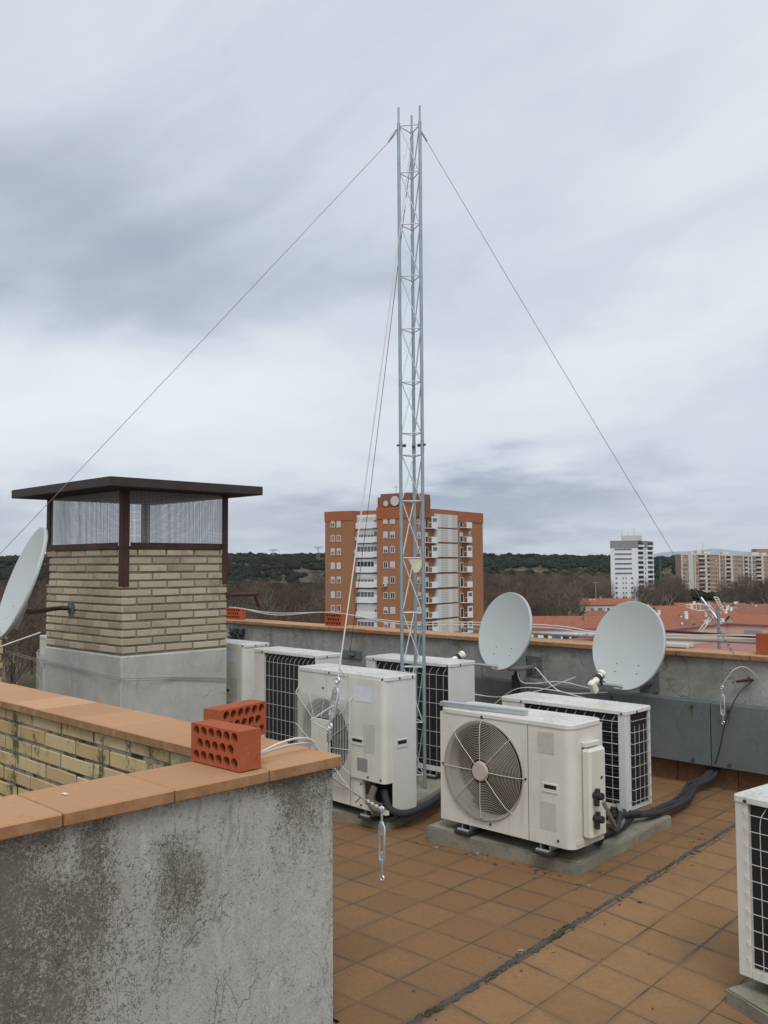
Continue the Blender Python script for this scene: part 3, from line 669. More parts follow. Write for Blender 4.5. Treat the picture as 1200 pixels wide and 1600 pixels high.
def unit_guard(label, loc, rot, full=True):            # tall unit with a square wire guard over the fan
    w, d, h, zf = .77, .235, .738, .045; z0, z1 = zf, zf+h-.02
    root = empty('air_conditioner', label, 'air conditioner', loc, rot, 'outdoor air conditioner units on the terrace')
    feet(root, w, d, zf); xs = .093; cx, cz, r = -.148, .39, .226
    b = MB(); hole_panel(b, -w/2, xs-.0015, z0, z1, cx, cz, r, 0, .14); b.build('fan_panel', MT['ac'], root)
    b = MB(); b.box(-w/2, .0005, z0, -w/2+.004, d, z1); b.box(-w/2+.0045, d-.004, z0, w/2-.005, d, z1); b.box(w/2-.004, .05, z0+.005, w/2, d-.005, z1); b.box(xs+.006, .14, z0, xs+.01, d-.005, z1); b.box(xs+.012, d-.03, z0, w/2-.006, d-.006, z0+.2, mi=1); b.build('casing', [MT['ac_side'], MT['dark']], root)
    zc = z0+.165                                        # the service cover stops above the pipe opening
    b = MB(); b.box(xs+.0015, 0, z0, xs+.10, .02, zc-.001); b.box(xs+.1005, .0, z0, w/2, .02, z0+.022); b.build('base_panel', MT['ac'], root)
    p = rprof(xs+.0015, -.012, w/2-.002, .062, .03, (0, 1, 0, 0)); b = MB(); b.prism(p, zc, z1-.001); b.build('service_cover', MT['ac'], root)
    b = MB(); b.box(xs+.1005, .10, z0+.023, w/2-.004, .105, zc-.001); b.build('pipe_recess', MT['dark'], root)
    fan_parts(root, cx, cz, r-.014, 0, .14)
    b = MB(); x0, x1, za, zb = -.355, xs+.03, cz-.275, cz+.275; yf = -.03
    wire = lambda p_, rr=.002: b.tube(p_, rr*.9, 5)
    for q in ([(-.378, 0, za), (x0-.015, yf, za+.03)], [(x1+.01, 0, za), (x1, yf, za+.03)], [(-.378, 0, zb), (x0-.015, yf, zb-.03)], [(x1+.01, 0, zb), (x1, yf, zb-.03)]): wire(q, .003)
    X0, X1, ZA, ZB = x0-.015, x1, za+.03, zb-.03
    wire([(X0, yf, ZA), (X1, yf, ZA), (X1, yf, ZB), (X0, yf, ZB), (X0, yf, ZA)], .003)
    ix0, ix1, iz0, iz1 = -.215, -.04, cz-.125, cz+.115      # plate
    for k in range(1, 18):                              # top trapezoid: horizontal wires, sides: vertical wires, bottom: horizontal
        t = k/18
        zz = ZB+(iz1-ZB)*t; wire([(X0+(ix0-X0)*t, yf, zz), (X1+(ix1-X1)*t, yf, zz)], .0018)
    for k in range(1, 12):
        t = k/12
        xx = X0+(ix0-X0)*t; wire([(xx, yf, ZB+(iz1-ZB)*t), (xx, yf, ZA+(iz0-ZA)*t)], .0019)
        xx = X1+(ix1-X1)*t; wire([(xx, yf, ZB+(iz1-ZB)*t), (xx, yf, ZA+(iz0-ZA)*t)], .0019)
        zz = ZA+(iz0-ZA)*t; wire([(X0+(ix0-X0)*t, yf, zz), (X1+(ix1-X1)*t, yf, zz)], .0018)
    for P_, Q_ in (((X0, ZB), (ix0, iz1)), ((X1, ZB), (ix1, iz1)), ((X0, ZA), (ix0, iz0)), ((X1, ZA), (ix1, iz0)), ((X0, cz+.06), (ix0, cz-.03)), ((X0, cz-.1), (ix0, cz-.06)), ((X1, cz+.12), (ix1, cz+.02)), ((X1, cz-.03), (ix1, cz-.04)), ((X1, cz-.16), (ix1, cz-.09)), ((cx-.09, ZB), (cx-.05, iz1)), ((cx+.05, ZB), (cx+.02, iz1)), ((cx-.05, ZA), (cx-.03, iz0)), ((cx+.06, ZA), (cx+.02, iz0))):
        wire([(P_[0], yf-.003, P_[1]), (Q_[0], yf-.003, Q_[1])], .0026)
    gd = b.build('fan_guard', MT['guard'], root)
    b = MB(); b.box(ix0, yf-.008, iz0, ix1, yf-.004, iz1, .0015); b.build('badge_plate', MT['ac'], gd)
    handle(root, xs+.03, .40, xs+.115, .425, -.012)
    M = Matrix.Translation((w/2, 0, 0)) @ Matrix.Rotation(R(90), 4, 'Z'); handle(root, .085, .40, .155, .43, 0, M, 'ac_side')
    b = MB(); b.box(xs+.045, -.0135, .635, xs+.19, -.0125, .715); b.build('faded_label', MT['sticker_pale'], root)
    b = MB(); b.box(xs+.07, -.0135, .255, xs+.155, -.0125, .325); b.build('rating_label', MT['sticker_grey'], root)
    b = MB(); b.box(xs+.12, -.0127, .36, xs+.215, -.0118, .52); b.build('label_residue', MT['residue'], root)
    for x_, z_ in ((cx+.06, z1+.005), (w/2-.02, z1+.006), (cx, .675), (xs+.16, zc+.02), (w/2-.03, zc+.02), (xs+.09, zc-.03), (xs+.09, z0+.02)): screw(root, (x_, -.0055 if z_ > z1 else (-.0125 if z_ > zc and x_ > xs else -.0005), z_))
    screw(root, (w/2+.005, .10, z1+.006), (1, 0, 0)); screw(root, (w/2+.005, .20, z1+.006), (1, 0, 0))
    lid(root, w, d, zf+h, .02)
    return root

def coil_panel(root, x0, x1, z0, z1, M, nv, nh, fins=0, name='wire_guard', hook=True):
    b = MB(); b.box(x0, .018, z0, x1, .04, z1, M=M)
    n = int((x1-x0)/.006)
    if fins:
        for k in range(fins): zz = z0+(z1-z0)*(k+.5)/fins; b.tube([(x0+.002, .013, zz), (x1-.002, .013, zz)], .006, 6, M=M)
    co_ = b.build('coil', MT['coil'], root)
    b = MB()
    for k in range(nv):
        xx = x0+(x1-x0)*(k+.5)/nv
        b.tube(([(xx+.012, .012, z1-.004), (xx+.003, -.006, z1-.03)] if hook else [])+[(xx, -.008, z1-.06), (xx, -.008, z0-.01)], .0014, 5, M=M)
    for k in range(nh):
        zz = z0+(z1-z0)*(k+.45)/nh
        b.tube([(x0-.02, .004, zz+.012), (x0-.004, -.0085, zz), (x1+.004, -.0085, zz), (x1+.016, .004, zz)], .0017, 5, M=M)
    b.build(name, MT['guard'], root)
def unit_coil(label, loc, rot, w, d, h, left, right, nv, nh, side=None, fins=0, zf=.045, feet_=True):
    """unit seen from its coil side: white end posts, black coil behind a wire guard"""
    z0, z1 = zf, zf+h-.022
    root = empty('air_conditioner', label, 'air conditioner', loc, rot, 'outdoor air conditioner units on the terrace')
    if feet_: feet(root, w, d, zf)
    b = MB(); b.box(-w/2, 0, z0, -w/2+left, .02 if left > .1 else .045, z1, .003); b.box(-w/2, .0205 if left > .1 else .0455, z0, -w/2+.004, d, z1); b.box(-w/2+.0045, d-.004, z0, w/2-.0045, d, z1); b.box(-w/2+.005, .06, z0, w/2-.005, d-.005, z0+.012)
    b.box(-w/2+left+.0005, 0, z0, w/2-right-.0005, .03, z0+.03, .002)
    b.build('casing', MT['ac'], root)
    b = MB()
    if side is None: b.box(w/2-max(right, .004), 0, z0, w/2, d-.005, z1, .003)
    else: b.box(w/2-right, 0, z0, w/2-.001, .05, z1, .003); b.box(w/2-.012, d-.02, z0, w/2, d-.0045, z1)
    b.build('end_panel', MT['ac_side'], root)
    b = MB(); b.box(-w/2+left-.002, .045, z0+.013, w/2-(right if side is None else .03), d-.01, z1-.001); b.build('inner_body', MT['dark'], root)
    coil_panel(root, -w/2+left+.002, w/2-right-.002, z0+.032, z1-.006, Matrix(), nv, nh, fins)
    if side:
        M = Matrix.Translation((w/2, 0, 0)) @ Matrix.Rotation(R(90), 4, 'Z')
        coil_panel(root, .053, d-.022, z0+.02, z1-.006, M, side[0], side[1], 0, 'side_guard', False)
    for x_ in (-w/2+left*.9, w/2-.01 if right < .05 else w/2-right*.5): screw(root, (x_, -.0055, z1+.006))
    screw(root, (w/2+.005, d*.4, z1+.006), (1, 0, 0))
    lid(root, w, d, zf+h, .015)
    return root

unit_round('low white unit with a large round fan grille, metal bar lying on its lid', (-2.797, 3.622, .08), R(.6))
unit_guard('tall white unit with a square wire guard over its fan, left of the mast', (-3.888, 3.535, .052), R(-2))
unit_coil('low white unit with wire grids on two sides, behind the round fan unit', (-2.968, 4.385, .075), R(1.0), .82, .27, .535, .16, .05, 10, 8, (4, 8), 22)
unit_coil('tall white unit with black coil grid standing behind the mast', (-4.27, 4.485, .05), R(1.2), .76, .27, .705, .09, .012, 11, 7)
unit_coil('tall white unit with black coil grid just right of the chimney', (-5.012, 4.03, .05), R(-2.5), .725, .225, .745, .125, .012, 12, 7)
unit_guard('white unit mostly hidden behind the right side of the chimney', (-6.12, 4.235, .05), R(-1))
unit_guard('white unit with fan guard peeking out left of the chimney', (-7.495, 3.56, .05), R(-3))
unit_coil('white unit with black coil grid cut off by the right edge of the picture', (-.935, 2.945, .05), R(-7), .83, .33, .585, .045, .05, 8, 10)
b = MB()                                               # loose bar on the lid
M = frame((.971, .10, 0), (0, 0, 1), (-3.22, 3.66, .7))
b.prism([(0, -.021), (.022, -.021), (.022, .021), (0, .021)], 0, .51, M=M)
tag(b.build('metal_bar', MT['alu']), 'loose grey aluminium bar lying on the lid of the round fan unit', 'metal bar')

# ------------------------------------------------------------------ hollow bricks
def hollow_brick(label, loc, rot, L=.238, D=.078, Hh=.115, tilt=0):
    """hole face is -y, length along x; an added back sheet keeps light out of the holes"""
    o = bmesh.new(); r = .0158; b = MB()
    rows = [(6, .0), (5, .5), (6, .0)]
    holes = []
    for k, (n, sft) in enumerate(rows):
        zc = Hh*(.185+.315*k)
        for i in range(n): holes.append((-L/2+.026+(L-.052)/5*(i+sft), zc))
    # front and back faces: cell grid around each hole
    for yy, in ((0,), (D,)):
        for k, (n, sft) in enumerate(rows):
            zc = Hh*(.185+.315*k); zl = 0 if k == 0 else Hh*(.185+.315*k-.1575); zh = Hh if k == 2 else Hh*(.185+.315*k+.1575)
            xc = [h[0] for h in holes if abs(h[1]-zc) < 1e-6]; bx = [-L/2]+[(xc[i]+xc[i+1])/2 for i in range(n-1)]+[L/2]
            for i, c0 in enumerate(xc):
                x0, x1 = bx[i], bx[i+1]; seg = 16; ring = []; outer = []
                for q in range(seg):
                    a = 2*math.pi*(q+.5)/seg; ca, sa = math.cos(a), math.sin(a); rr = r*(1+.05*math.cos(8*a))
                    ring.append((c0+rr*ca, yy, zc+rr*sa))
                    t = min(((x1-c0)/ca if ca > 0 else (x0-c0)/ca), ((zh-zc)/sa if sa > 0 else (zl-zc)/sa)); outer.append([c0+t*ca, yy, zc+t*sa])
                for X, Z in ((x0, zl), (x0, zh), (x1, zl), (x1, zh)):
                    q = min(range(seg), key=lambda j: (outer[j][0]-X)**2+(outer[j][2]-Z)**2); outer[q] = [X, yy, Z]
                b.add(ring+outer, [(q, (q+1) % seg, seg+(q+1) % seg, seg+q) for q in range(seg)])
                if yy == 0:
                    b.add(ring+[(x, D, z) for x, _, z in ring], [(q, (q+1) % seg, seg+(q+1) % seg, seg+q) for q in range(seg)], smooth=True)
    b.add([(-L/2, D-.0005, 0), (L/2, D-.0005, 0), (L/2, D-.0005, Hh), (-L/2, D-.0005, Hh)], [(3, 2, 1, 0)])  # back sheet added to stop light coming through the holes
    b.add([(-L/2, 0, 0), (-L/2, D, 0), (-L/2, D, Hh), (-L/2, 0, Hh)], [(0, 1, 2, 3)]); b.add([(L/2, 0, 0), (L/2, D, 0), (L/2, D, Hh), (L/2, 0, Hh)], [(3, 2, 1, 0)])
    b.add([(-L/2, 0, 0), (L/2, 0, 0), (L/2, D, 0), (-L/2, D, 0)], [(0, 1, 2, 3)])
    for k in range(4):                                  # ribbed top with three grooves
        y0, y1 = D*k/4+(.0012 if k else 0), D*(k+1)/4-(.0012 if k < 3 else 0)
        b.add([(-L/2, y0, Hh), (L/2, y0, Hh), (L/2, y1, Hh), (-L/2, y1, Hh)], [(0, 1, 2, 3)])
        if k < 3: b.add([(-L/2, y1, Hh), (L/2, y1, Hh), (L/2, y1+.0012, Hh-.002), (-L/2, y1+.0012, Hh-.002), (-L/2, y1+.0024, Hh), (L/2, y1+.0024, Hh)], [(0, 1, 2, 3), (3, 2, 5, 4)])
    o.free(); ob = b.build('hollow_brick', MT['clay'], loc=loc, rotz=rot, recalc=False)
    return tag(ob, label, 'hollow brick', 'red hollow clay bricks')
hollow_brick('hollow red brick nearest the viewer, on the light well coping', (-2.287, 1.578, .853), R(2))
dv = Vector((-.245, .97, 0)); hollow_brick('hollow red brick on the coping, behind the nearest brick', tuple(Vector((-2.585, 2.0, .853))-dv*.119), R(104))
hollow_brick('hollow red brick on the parapet coping, right beside the chimney', (-8.08, 5.80, .863), R(4))
hollow_brick('hollow red brick on the parapet in front of the tall brick tower', (-6.46, 5.79, .864), R(-2))
hollow_brick('red brick end at the right edge, standing on the parapet', (-2.33, 5.90, .864), R(80), D=.09, Hh=.13)

# ------------------------------------------------------------------ satellite dishes
def dish(label, c, az, elv, a, bb, mount, arm_len, lnb_twist=0., armdir=None):
    """reflector centre c, facing azimuth az (deg, ccw from +x) and elevation elv; a, bb half width and height"""
    root = empty('satellite_dish', label, 'satellite dish', c, 0, 'satellite dishes on the terrace')
    n_ = Vector((math.cos(R(az))*math.cos(R(elv)), math.sin(R(az))*math.cos(R(elv)), math.sin(R(elv))))
    M = frame(n_); # local x horizontal, y up, z facing
    b = MB(); NR, NA = 12, 64; dep = a*.17
    for k in range(NR):
        pass
    vs = [(0, 0, -dep)]
    for i in range(1, NR+1):
        t = i/NR
        for q in range(NA):
            an = 2*math.pi*q/NA; vs.append((a*t*math.cos(an), bb*t*math.sin(an), -dep*(1-t*t)))
    fs = [(0, 1+q, 1+(q+1) % NA) for q in range(NA)]
    for i in range(NR-1): fs += [(1+i*NA+q, 1+(i+1)*NA+q, 1+(i+1)*NA+(q+1) % NA, 1+i*NA+(q+1) % NA) for q in range(NA)]
    b.add(vs, fs, smooth=True, M=M)
    prof = [(1.0, 0), (1.012, .001), (1.02, -.004), (1.02, -.022), (1.0, -.024), (.985, -.016)]
    rim = [];  P_ = len(prof)
    for s_r, dz_ in prof: rim += [(a*s_r*math.cos(2*math.pi*q/NA), bb*s_r*math.sin(2*math.pi*q/NA), dz_) for q in range(NA)]
    b.add(rim, [(i*NA+q, i*NA+(q+1) % NA, (i+1)*NA+(q+1) % NA, (i+1)*NA+q) for i in range(P_-1) for q in range(NA)], smooth=True, M=M)
    vs2 = [(x*.985, y*.985, z-.012) for x, y, z in vs]; b.add(vs2, [f[::-1] for f in fs], smooth=True, M=M)
    b.build('reflector', MT['dish'], root, recalc=False)
    for x_, y_ in ((-.09*a/.29, -.42*bb), (.09*a/.29, -.42*bb), (-.09*a/.29, -.78*bb+.05), (.09*a/.29, -.78*bb+.05)):
        t2 = (x_/a)**2+(y_/bb)**2; b = MB(); z_ = -dep*(1-t2); b.cyl((x_, y_, z_-.001), (x_, y_, z_+.004), .006, .004, 8, M=M); b.build('bolt', MT['cable_steel'], root)
    foot_p = Vector((0, -bb*.93, -.005)); tip = Vector((0, -bb*.93-arm_len*.12, arm_len)) if armdir is None else Vector(armdir)
    b = MB(); b.tube([foot_p+Vector((0, -.02, -.05)), foot_p, tip], .011, 10, M=M); b.build('feed_arm', MT['alu'], root)
    ldir = (Vector((0, bb*.1, -dep))-tip).normalized(); F = M @ frame(ldir, None, tip+Vector((0, .025, 0)))
    b = MB(); b.cyl((0, 0, -.03), (0, 0, .05), .021, n=16, M=F); b.cyl((0, 0, .05), (0, 0, .075), .03, .027, 18, M=F)
    ln = b.build('lnb', MT['lnb'], root)
    b = MB(); b.cyl((0, 0, .005), (0, 0, .03), .027, n=16, M=F); b.box(-.012, -.055, .006, .012, -.02, .029, .003, M=F); b.build('clamp', MT['rubber'], ln)
    b = MB(); b.box(-.02, -.06, -.075, .022, .024, -.028, .008, M=F); b.build('lnb_body', MT['lnb'], ln)
    if mount:
        kind, base, nw = mount; base = Vector(base)-Vector(c); nw = Vector(nw)
        back = M @ Vector((0, -bb*.55, -dep-.035))
        b = MB(); b.box(-.05, -bb*.8, -dep*.75-.05, .05, -bb*.3, -dep*.75-.012, .004, M=M); b.build('back_bracket', MT['cable_steel'], root)
        b = MB(); elbow = base+nw*.12; low = Vector((back.x, back.y, elbow.z))
        b.tube(bez([base, elbow, low*.6+elbow*.4, low+Vector((0, 0, .02)), Vector((back.x, back.y, back.z+.06))], 6), .0165, 12); b.build('mount_arm', MT[kind], root)
        b = MB(); F2 = frame(nw, None, base) @ Matrix.Scale(.55 if kind == 'rust' else 1., 4); b.box(-.075, -.08, -.006, .075, .08, .004, .002, M=F2); b.cyl((0, 0, .004), (0, 0, .03), .03, n=14, M=F2)
        for u in (-1, 1):
            for w_ in (-1, 1): b.cyl((u*.055, w_*.06, .004), (u*.055, w_*.06, .014), .009, n=6, M=F2)
        b.build('wall_plate', MT['sheet'], root)
    return root
# all three look at the same satellite: azimuth about 50 deg left of the line back to the viewer
AZ = -45.1-50
dish('light grey dish in the middle, seen obliquely, above the parapet', (-4.166, 5.433, .948), AZ-5, 15, .268, .288, ('cable_steel', (-4.121, 5.749, .66), (0, -1, 0)), .40)
dish('large light grey dish at the right, turned most towards the viewer', (-3.13, 5.409, .905), AZ, 15, .272, .292, ('cable_steel', (-3.161, 5.749, .635), (0, -1, 0)), .27)
dish('light grey dish seen almost edge-on at the left of the chimney', (-5.88, 2.53, 1.345), AZ-7, 20, .35, .375, ('rust', (-6.397, 3.138, 1.135), (0, -1, 0)), .45)

# ------------------------------------------------------------------ lattice mast and its guys
L_, R_, B_ = Vector((-4.009, 4.177, 0)), Vector((-3.895, 4.258, 0)), Vector((-4.022, 4.316, 0))
mast = empty('lattice_mast', 'tall galvanised triangular lattice mast with pegs on top', 'mast', (-3.975, 4.25, .05))
RZ = [4.305, 3.992, 3.648, 3.306, 2.961, 2.615, 2.284]; RZ2 = [2.143, 1.848, 1.485, 1.140, .798, .454, .128]
for p in (L_, R_, B_):
    b = MB(); b.cyl(p+Vector((0, 0, .05)), p+Vector((0, 0, 2.16)), .0108, n=14); b.cyl(p+Vector((0, 0, 2.1605)), p+Vector((0, 0, 2.235)), .0125, n=14); b.cyl(p+Vector((0, 0, 2.2355)), p+Vector((0, 0, 4.325)), .0108, n=14)
    b.cyl(p+Vector((0, 0, 4.3255)), p+Vector((0, 0, 4.43)), .0068, n=10); leg = build_in(b, 'leg', MT['galv'], mast)
    ctr = Vector((-3.975, 4.25, 0)); dn = (p-ctr).normalized()
    b = MB(); b.cyl(p-dn*.022+Vector((0, 0, 2.205)), p+dn*.024+Vector((0, 0, 2.205)), .007, n=8); b.cyl(p-dn*.034+Vector((0, 0, 2.205)), p-dn*.020+Vector((0, 0, 2.205)), .011, n=6); b.build('joint_bolt', MT['rust_light'], leg)
legs = [L_, R_, B_]
for zs in (RZ, RZ2):
    for i, z in enumerate(zs):
        b = MB()
        for k in range(3):
            p, q = legs[k], legs[(k+1) % 3]; u = (q-p).normalized()
            b.tube([p+u*.012+Vector((0, 0, z)), q-u*.012+Vector((0, 0, z))], .0037, 8)
            if i+1 < len(zs): b.tube([p+u*.012+Vector((0, 0, z-.012)), q-u*.012+Vector((0, 0, zs[i+1]+.01))], .0037, 8)
        build_in(b, 'bracing', MT['galv_rod'], mast)
b = MB(); u = (R_-L_).normalized(); o0 = L_+u*.045
q = [(0, 1.478), (.088, 1.478), (.086, 1.43), (.066, 1.395), (.035, 1.392), (.024, 1.43)]
nn_ = Vector((u.y, -u.x, 0))
vs = [o0+u*x+Vector((0, 0, z))+nn_*(.008+.006*math.sin(i)) for i, (x, z) in enumerate(q)]; vs += [v_+nn_*.0015 for v_ in vs]
b.add(vs, [list(range(6)), list(range(6, 12))[::-1]]+[(i, (i+1) % 6, 6+(i+1) % 6, 6+i) for i in range(6)]); build_in(b, 'paper_tag', flat('yellowed_paper', (.62, .60, .42), .8), mast)

def turnbuckle(label, p, q, loc_group='turnbuckles on the guy cables'):
    p, q = Vector(p), Vector(q); Lt = (q-p).length; root = empty('turnbuckle', label, 'turnbuckle', p, 0, loc_group)
    M = frame(q-p)
    b = MB(); a, e = Lt*.27, Lt*.73
    for s in (-1, 1): b.tube([(s*.004, 0, a-.012), (s*.0125, 0, a), (s*.0125, 0, e), (s*.004, 0, e+.012)], .0045, 8, M=M)
    b.cyl((0, 0, a-.016), (0, 0, a+.004), .0075, n=8, M=M); b.cyl((0, 0, e-.004), (0, 0, e+.016), .0075, n=8, M=M); b.build('body', MT['zinc'], root)
    for z0_, z1_ in ((.018, a+.03), (Lt-.018, e-.03)):
        b = MB(); b.cyl((0, 0, z0_), (0, 0, z1_), .0042, n=8, M=M)
        cz_ = .009 if z0_ < Lt/2 else Lt-.009
        b.tube([(.009*math.cos(2*math.pi*k/14), 0, cz_+.009*math.sin(2*math.pi*k/14)) for k in range(14)], .0036, 6, closed=True, M=M); b.build('eye_bolt', MT['zinc'], root)
    return root
def wire(name, label, pts, r, mt, cat, grp=None, n=6):
    b = MB(); b.tube(pts, r, n); return tag(b.build(name, MT[mt]), label, cat, grp)
def sag(p, q, s, n=14):
    p, q = Vector(p), Vector(q); return [p.lerp(q, k/n)+Vector((0, 0, -s*4*(k/n)*(1-k/n))) for k in range(n+1)]
GG = 'steel guy cables of the mast'
top = lambda p: p+Vector((0, 0, 4.27))
b = MB(); b.tube(sag(top(L_), (-6.15, 1.60, .55), .012), .0018, 6); b.tube(sag(top(L_)+Vector((-.01, -.01, .01)), top(L_).lerp(Vector((-6.15, 1.60, .55)), .02), 0, 3), .006, 6)
tag(b.build('guy_cable', MT['cable_steel']), 'thin guy cable running from the mast top down left past the chimney roof', 'guy cable', GG)
b = MB(); hook = Vector((-2.462, 5.735, .712)); b.tube(sag(top(R_), hook, .015), .0018, 6); dd = (hook-top(R_)); b.tube([top(R_)+dd*.003, top(R_)+dd*.022], .006, 6)
for k in range(60):                                    # surplus cable wound round the lower end
    t0 = .862+.09*k/60; t1 = .862+.09*(k+1)/60
    f = lambda t, kk: top(R_)+dd*t+Vector((0, 0, -.015*4*t*(1-t)))+Vector((math.cos(kk*1.25), math.sin(kk*1.25)*.7, math.sin(kk*1.25)*.7))*.011
    b.tube([f(t0, k), f(t1, k+1)], .003, 5, caps=False)
tag(b.build('guy_cable', MT['cable_steel']), 'guy cable from the mast top down right to the hook on the parapet', 'guy cable', GG)
tb0, tb1 = Vector((-2.207, 2.0, 1.082)), Vector((-2.238, 1.99, .915))
wire('guy_cable', 'pale guy cable from the mast top to the near turnbuckle above the coping', sag(top(B_), tb0, .03), .0026, 'cable_pale', 'guy cable', GG)
pl_ = Vector((-6.138, 5.71, .65)); wire('guy_cable', 'dark guy cable from the mast top to the plate on the parapet behind the tower', sag(top(B_)+Vector((0, .01, -.02)), pl_, .03), .0023, 'cable_black', 'guy cable', GG)
turnbuckle('bright turnbuckle on the pale guy in front of the fan guard unit', tb0, tb1)
b = MB(); b.tube([tb1, (-2.2375, 1.986, .885), (-2.24, 1.986, .80), (-2.24, 1.952, .775)], .0028, 6)
for k in range(5): b.tube([(-2.2375+.006*math.cos(2*math.pi*q/10), 1.988+.006*math.sin(2*math.pi*q/10), .905-.006*k+.006*math.sin(2*math.pi*q/10)) for q in range(10)], .0034, 5, closed=True)
tag(b.build('cable_knot', MT['cable_steel']), 'twisted steel cable end with coiled knot below the near turnbuckle', 'cable end')
b = MB(); b.tube(bez([tb0+Vector((.004, 0, .03)), tb0+Vector((.02, .03, -.02)), tb0+Vector((.012, .02, -.09)), tb0+Vector((-.006, .01, -.12))], 6), .0022, 6)
b.tube(bez([tb0+Vector((-.02, .0, -.09)), tb0+Vector((-.05, -.05, -.125)), tb0+Vector((-.06, -.06, -.14)), tb0+Vector((-.03, -.01, -.175))], 6), .0024, 6)
tag(b.build('spare_cable', MT['cable_pale']), 'loose cable loop beside the near turnbuckle', 'cable')
b = MB(); b.tube(bez([(-2.178, 1.947, .775), (-2.235, 2.10, .69), (-2.267, 2.19, .64), (-2.272, 2.255, .603)], 6), .003, 6); b.tube([(-2.250, 2.14, .668), (-2.29, 2.155, .64)], .003, 6)
for k in range(4): p_ = Vector((-2.267, 2.19, .64)).lerp(Vector((-2.272, 2.255, .603)), k/3); b.sphere(p_, .007, 8)
tag(b.build('cable_stub', MT['cable_pale']), 'stiff cable reaching out from the wall corner to the hanging turnbuckle', 'cable')
turnbuckle('long turnbuckle hanging free above the floor tiles beside the wall corner', (-2.273, 2.262, .608), (-2.281, 2.27, .352))
b = MB(); b.tube(bez([(-2.40, 5.735, .716), (-2.45, 5.66, .79), (-2.50, 5.6, .775), (-2.55, 5.6, .71), (-2.578, 5.6, .672)], 6), .0035, 6)
tag(b.build('hook_cable', MT['cable_pale']), 'pale cable loop from the parapet hook to the turnbuckle at the right', 'cable')
turnbuckle('slim turnbuckle hanging in front of the grey sheet panels at the right', (-2.579, 5.6, .668), (-2.577, 5.6, .43))
wire('drop_cable', 'thin dark cable drooping from the parapet hook to the floor', bez([(-2.44, 5.73, .70), (-2.50, 5.66, .62), (-2.54, 5.6, .5), (-2.575, 5.6, .40), (-2.60, 5.6, .29), (-2.645, 5.62, .17)], 6), .004, 'cable_black', 'cable')
b = MB(); b.cyl((-2.47, 5.752, .715), (-2.46, 5.69, .70), .008, n=8); b.tube([(-2.53, 5.70, .69), (-2.46, 5.705, .705), (-2.42, 5.70, .71)], .008, 8); tag(b.build('wall_hook', MT['rust']), 'rusty hook in the parapet where the right guy ends', 'hook')
b = MB(); b.box(-6.28, 5.735, .58, -6.02, 5.7495, .655, .003); b.box(-6.17, 5.70, .61, -6.10, 5.7345, .635, .004); b.tube([(-6.138, 5.71, .62), (-6.138, 5.71, .67)], .008, 8); tag(b.build('anchor_plate', MT['sheet']), 'grey steel anchor plate on the parapet left of the mast', 'anchor plate')

# ------------------------------------------------------------------ cables, pipes and small things
for k, dz_ in enumerate((0, .02)):
    pts = [(-8.22, 5.85, .985), (-8.0, 5.84, .98), (-7.4, 5.84, .93+dz_), (-6.669, 5.83, .983), (-6.3, 5.83, .975), (-5.636, 5.84, .915+dz_), (-4.727, 5.85, .945+dz_), (-3.98, 5.85, .95+dz_), (-3.6, 5.85, .92+dz_), (-3.0, 5.86, .93+dz_), (-2.33, 5.86, .955+dz_), (-1, 5.86, .94)]
    wire('coax_cable', ('upper' if k else 'lower')+' of the two pale cables strung along the parapet over the hollow bricks', bez(pts, 6), .0045, 'cable_white', 'cable')
wire('conduit', 'brown conduit running beside the pale cables along the right half of the parapet', bez([(-5.0, 5.93, .90), (-3.9, 5.93, .895), (-3.0, 5.93, .915), (-2.0, 5.93, .93), (-1, 5.93, .93)], 6), .011, 'cable_steel', 'conduit')
wire('conduit', 'dark red conduit on the parapet right of the large dish', bez([(-3.2, 5.96, .965), (-2.6, 5.96, .96), (-2.0, 5.96, .955), (-1, 5.96, .955)], 6), .010, 'rust', 'conduit')
b = MB(); b.box(-3.22, 5.86, .864, -2.93, 5.965, .895, .006); tag(b.build('junction_box', MT['cable_white']), 'flat pale junction box on the coping right of the large dish', 'junction box')
wire('coax_cable', 'white looped cable lying on the coping beside the nearest hollow brick', bez([(-2.19, 1.60, .86), (-2.20, 1.70, .895), (-2.23, 1.83, .905), (-2.26, 1.93, .885), (-2.27, 1.97, .84)], 8), .0038, 'cable_white', 'cable')
wire('coax_cable', 'second cable on the coping, flat behind the nearest brick', bez([(-2.22, 1.62, .858), (-2.25, 1.72, .872), (-2.27, 1.84, .878), (-2.27, 1.93, .872), (-2.265, 1.97, .845)], 8), .0038, 'cable_pale', 'cable')
wire('coax_cable', 'pale cable crossing in front of the chimney base towards the left edge', bez([(-6.9, 3.14, .93), (-7.05, 2.7, .78), (-7.05, 2.3, .72), (-7.1, 1.9, .70)], 6), .006, 'cable_white', 'cable')
for i, pts in enumerate(([(-3.72, 5.70, .62), (-4.0, 5.6, .50), (-4.3, 5.5, .44), (-4.6, 5.3, .50), (-4.9, 5.1, .62)], [(-4.1, 5.70, .62), (-4.0, 5.6, .67), (-3.85, 5.58, .56), (-3.7, 5.56, .52), (-3.4, 5.6, .55)], [(-4.18, 5.6, .66), (-4.1, 5.55, .57), (-4.0, 5.58, .56), (-3.8, 5.62, .585), (-3.5, 5.6, .56)], [(-4.35, 5.5, .36), (-4.1, 5.5, .52), (-3.8, 5.52, .535), (-3.55, 5.55, .50)])):
    wire('coax_cable', ['slack white cable sagging left from under the middle dish', 'white cable arching behind the middle dish bracket', 'white cable curling out of the black pipe stub', 'white cable rising behind the low units to the parapet'][i], bez(pts, 8), .0045, 'cable_white', 'cable')
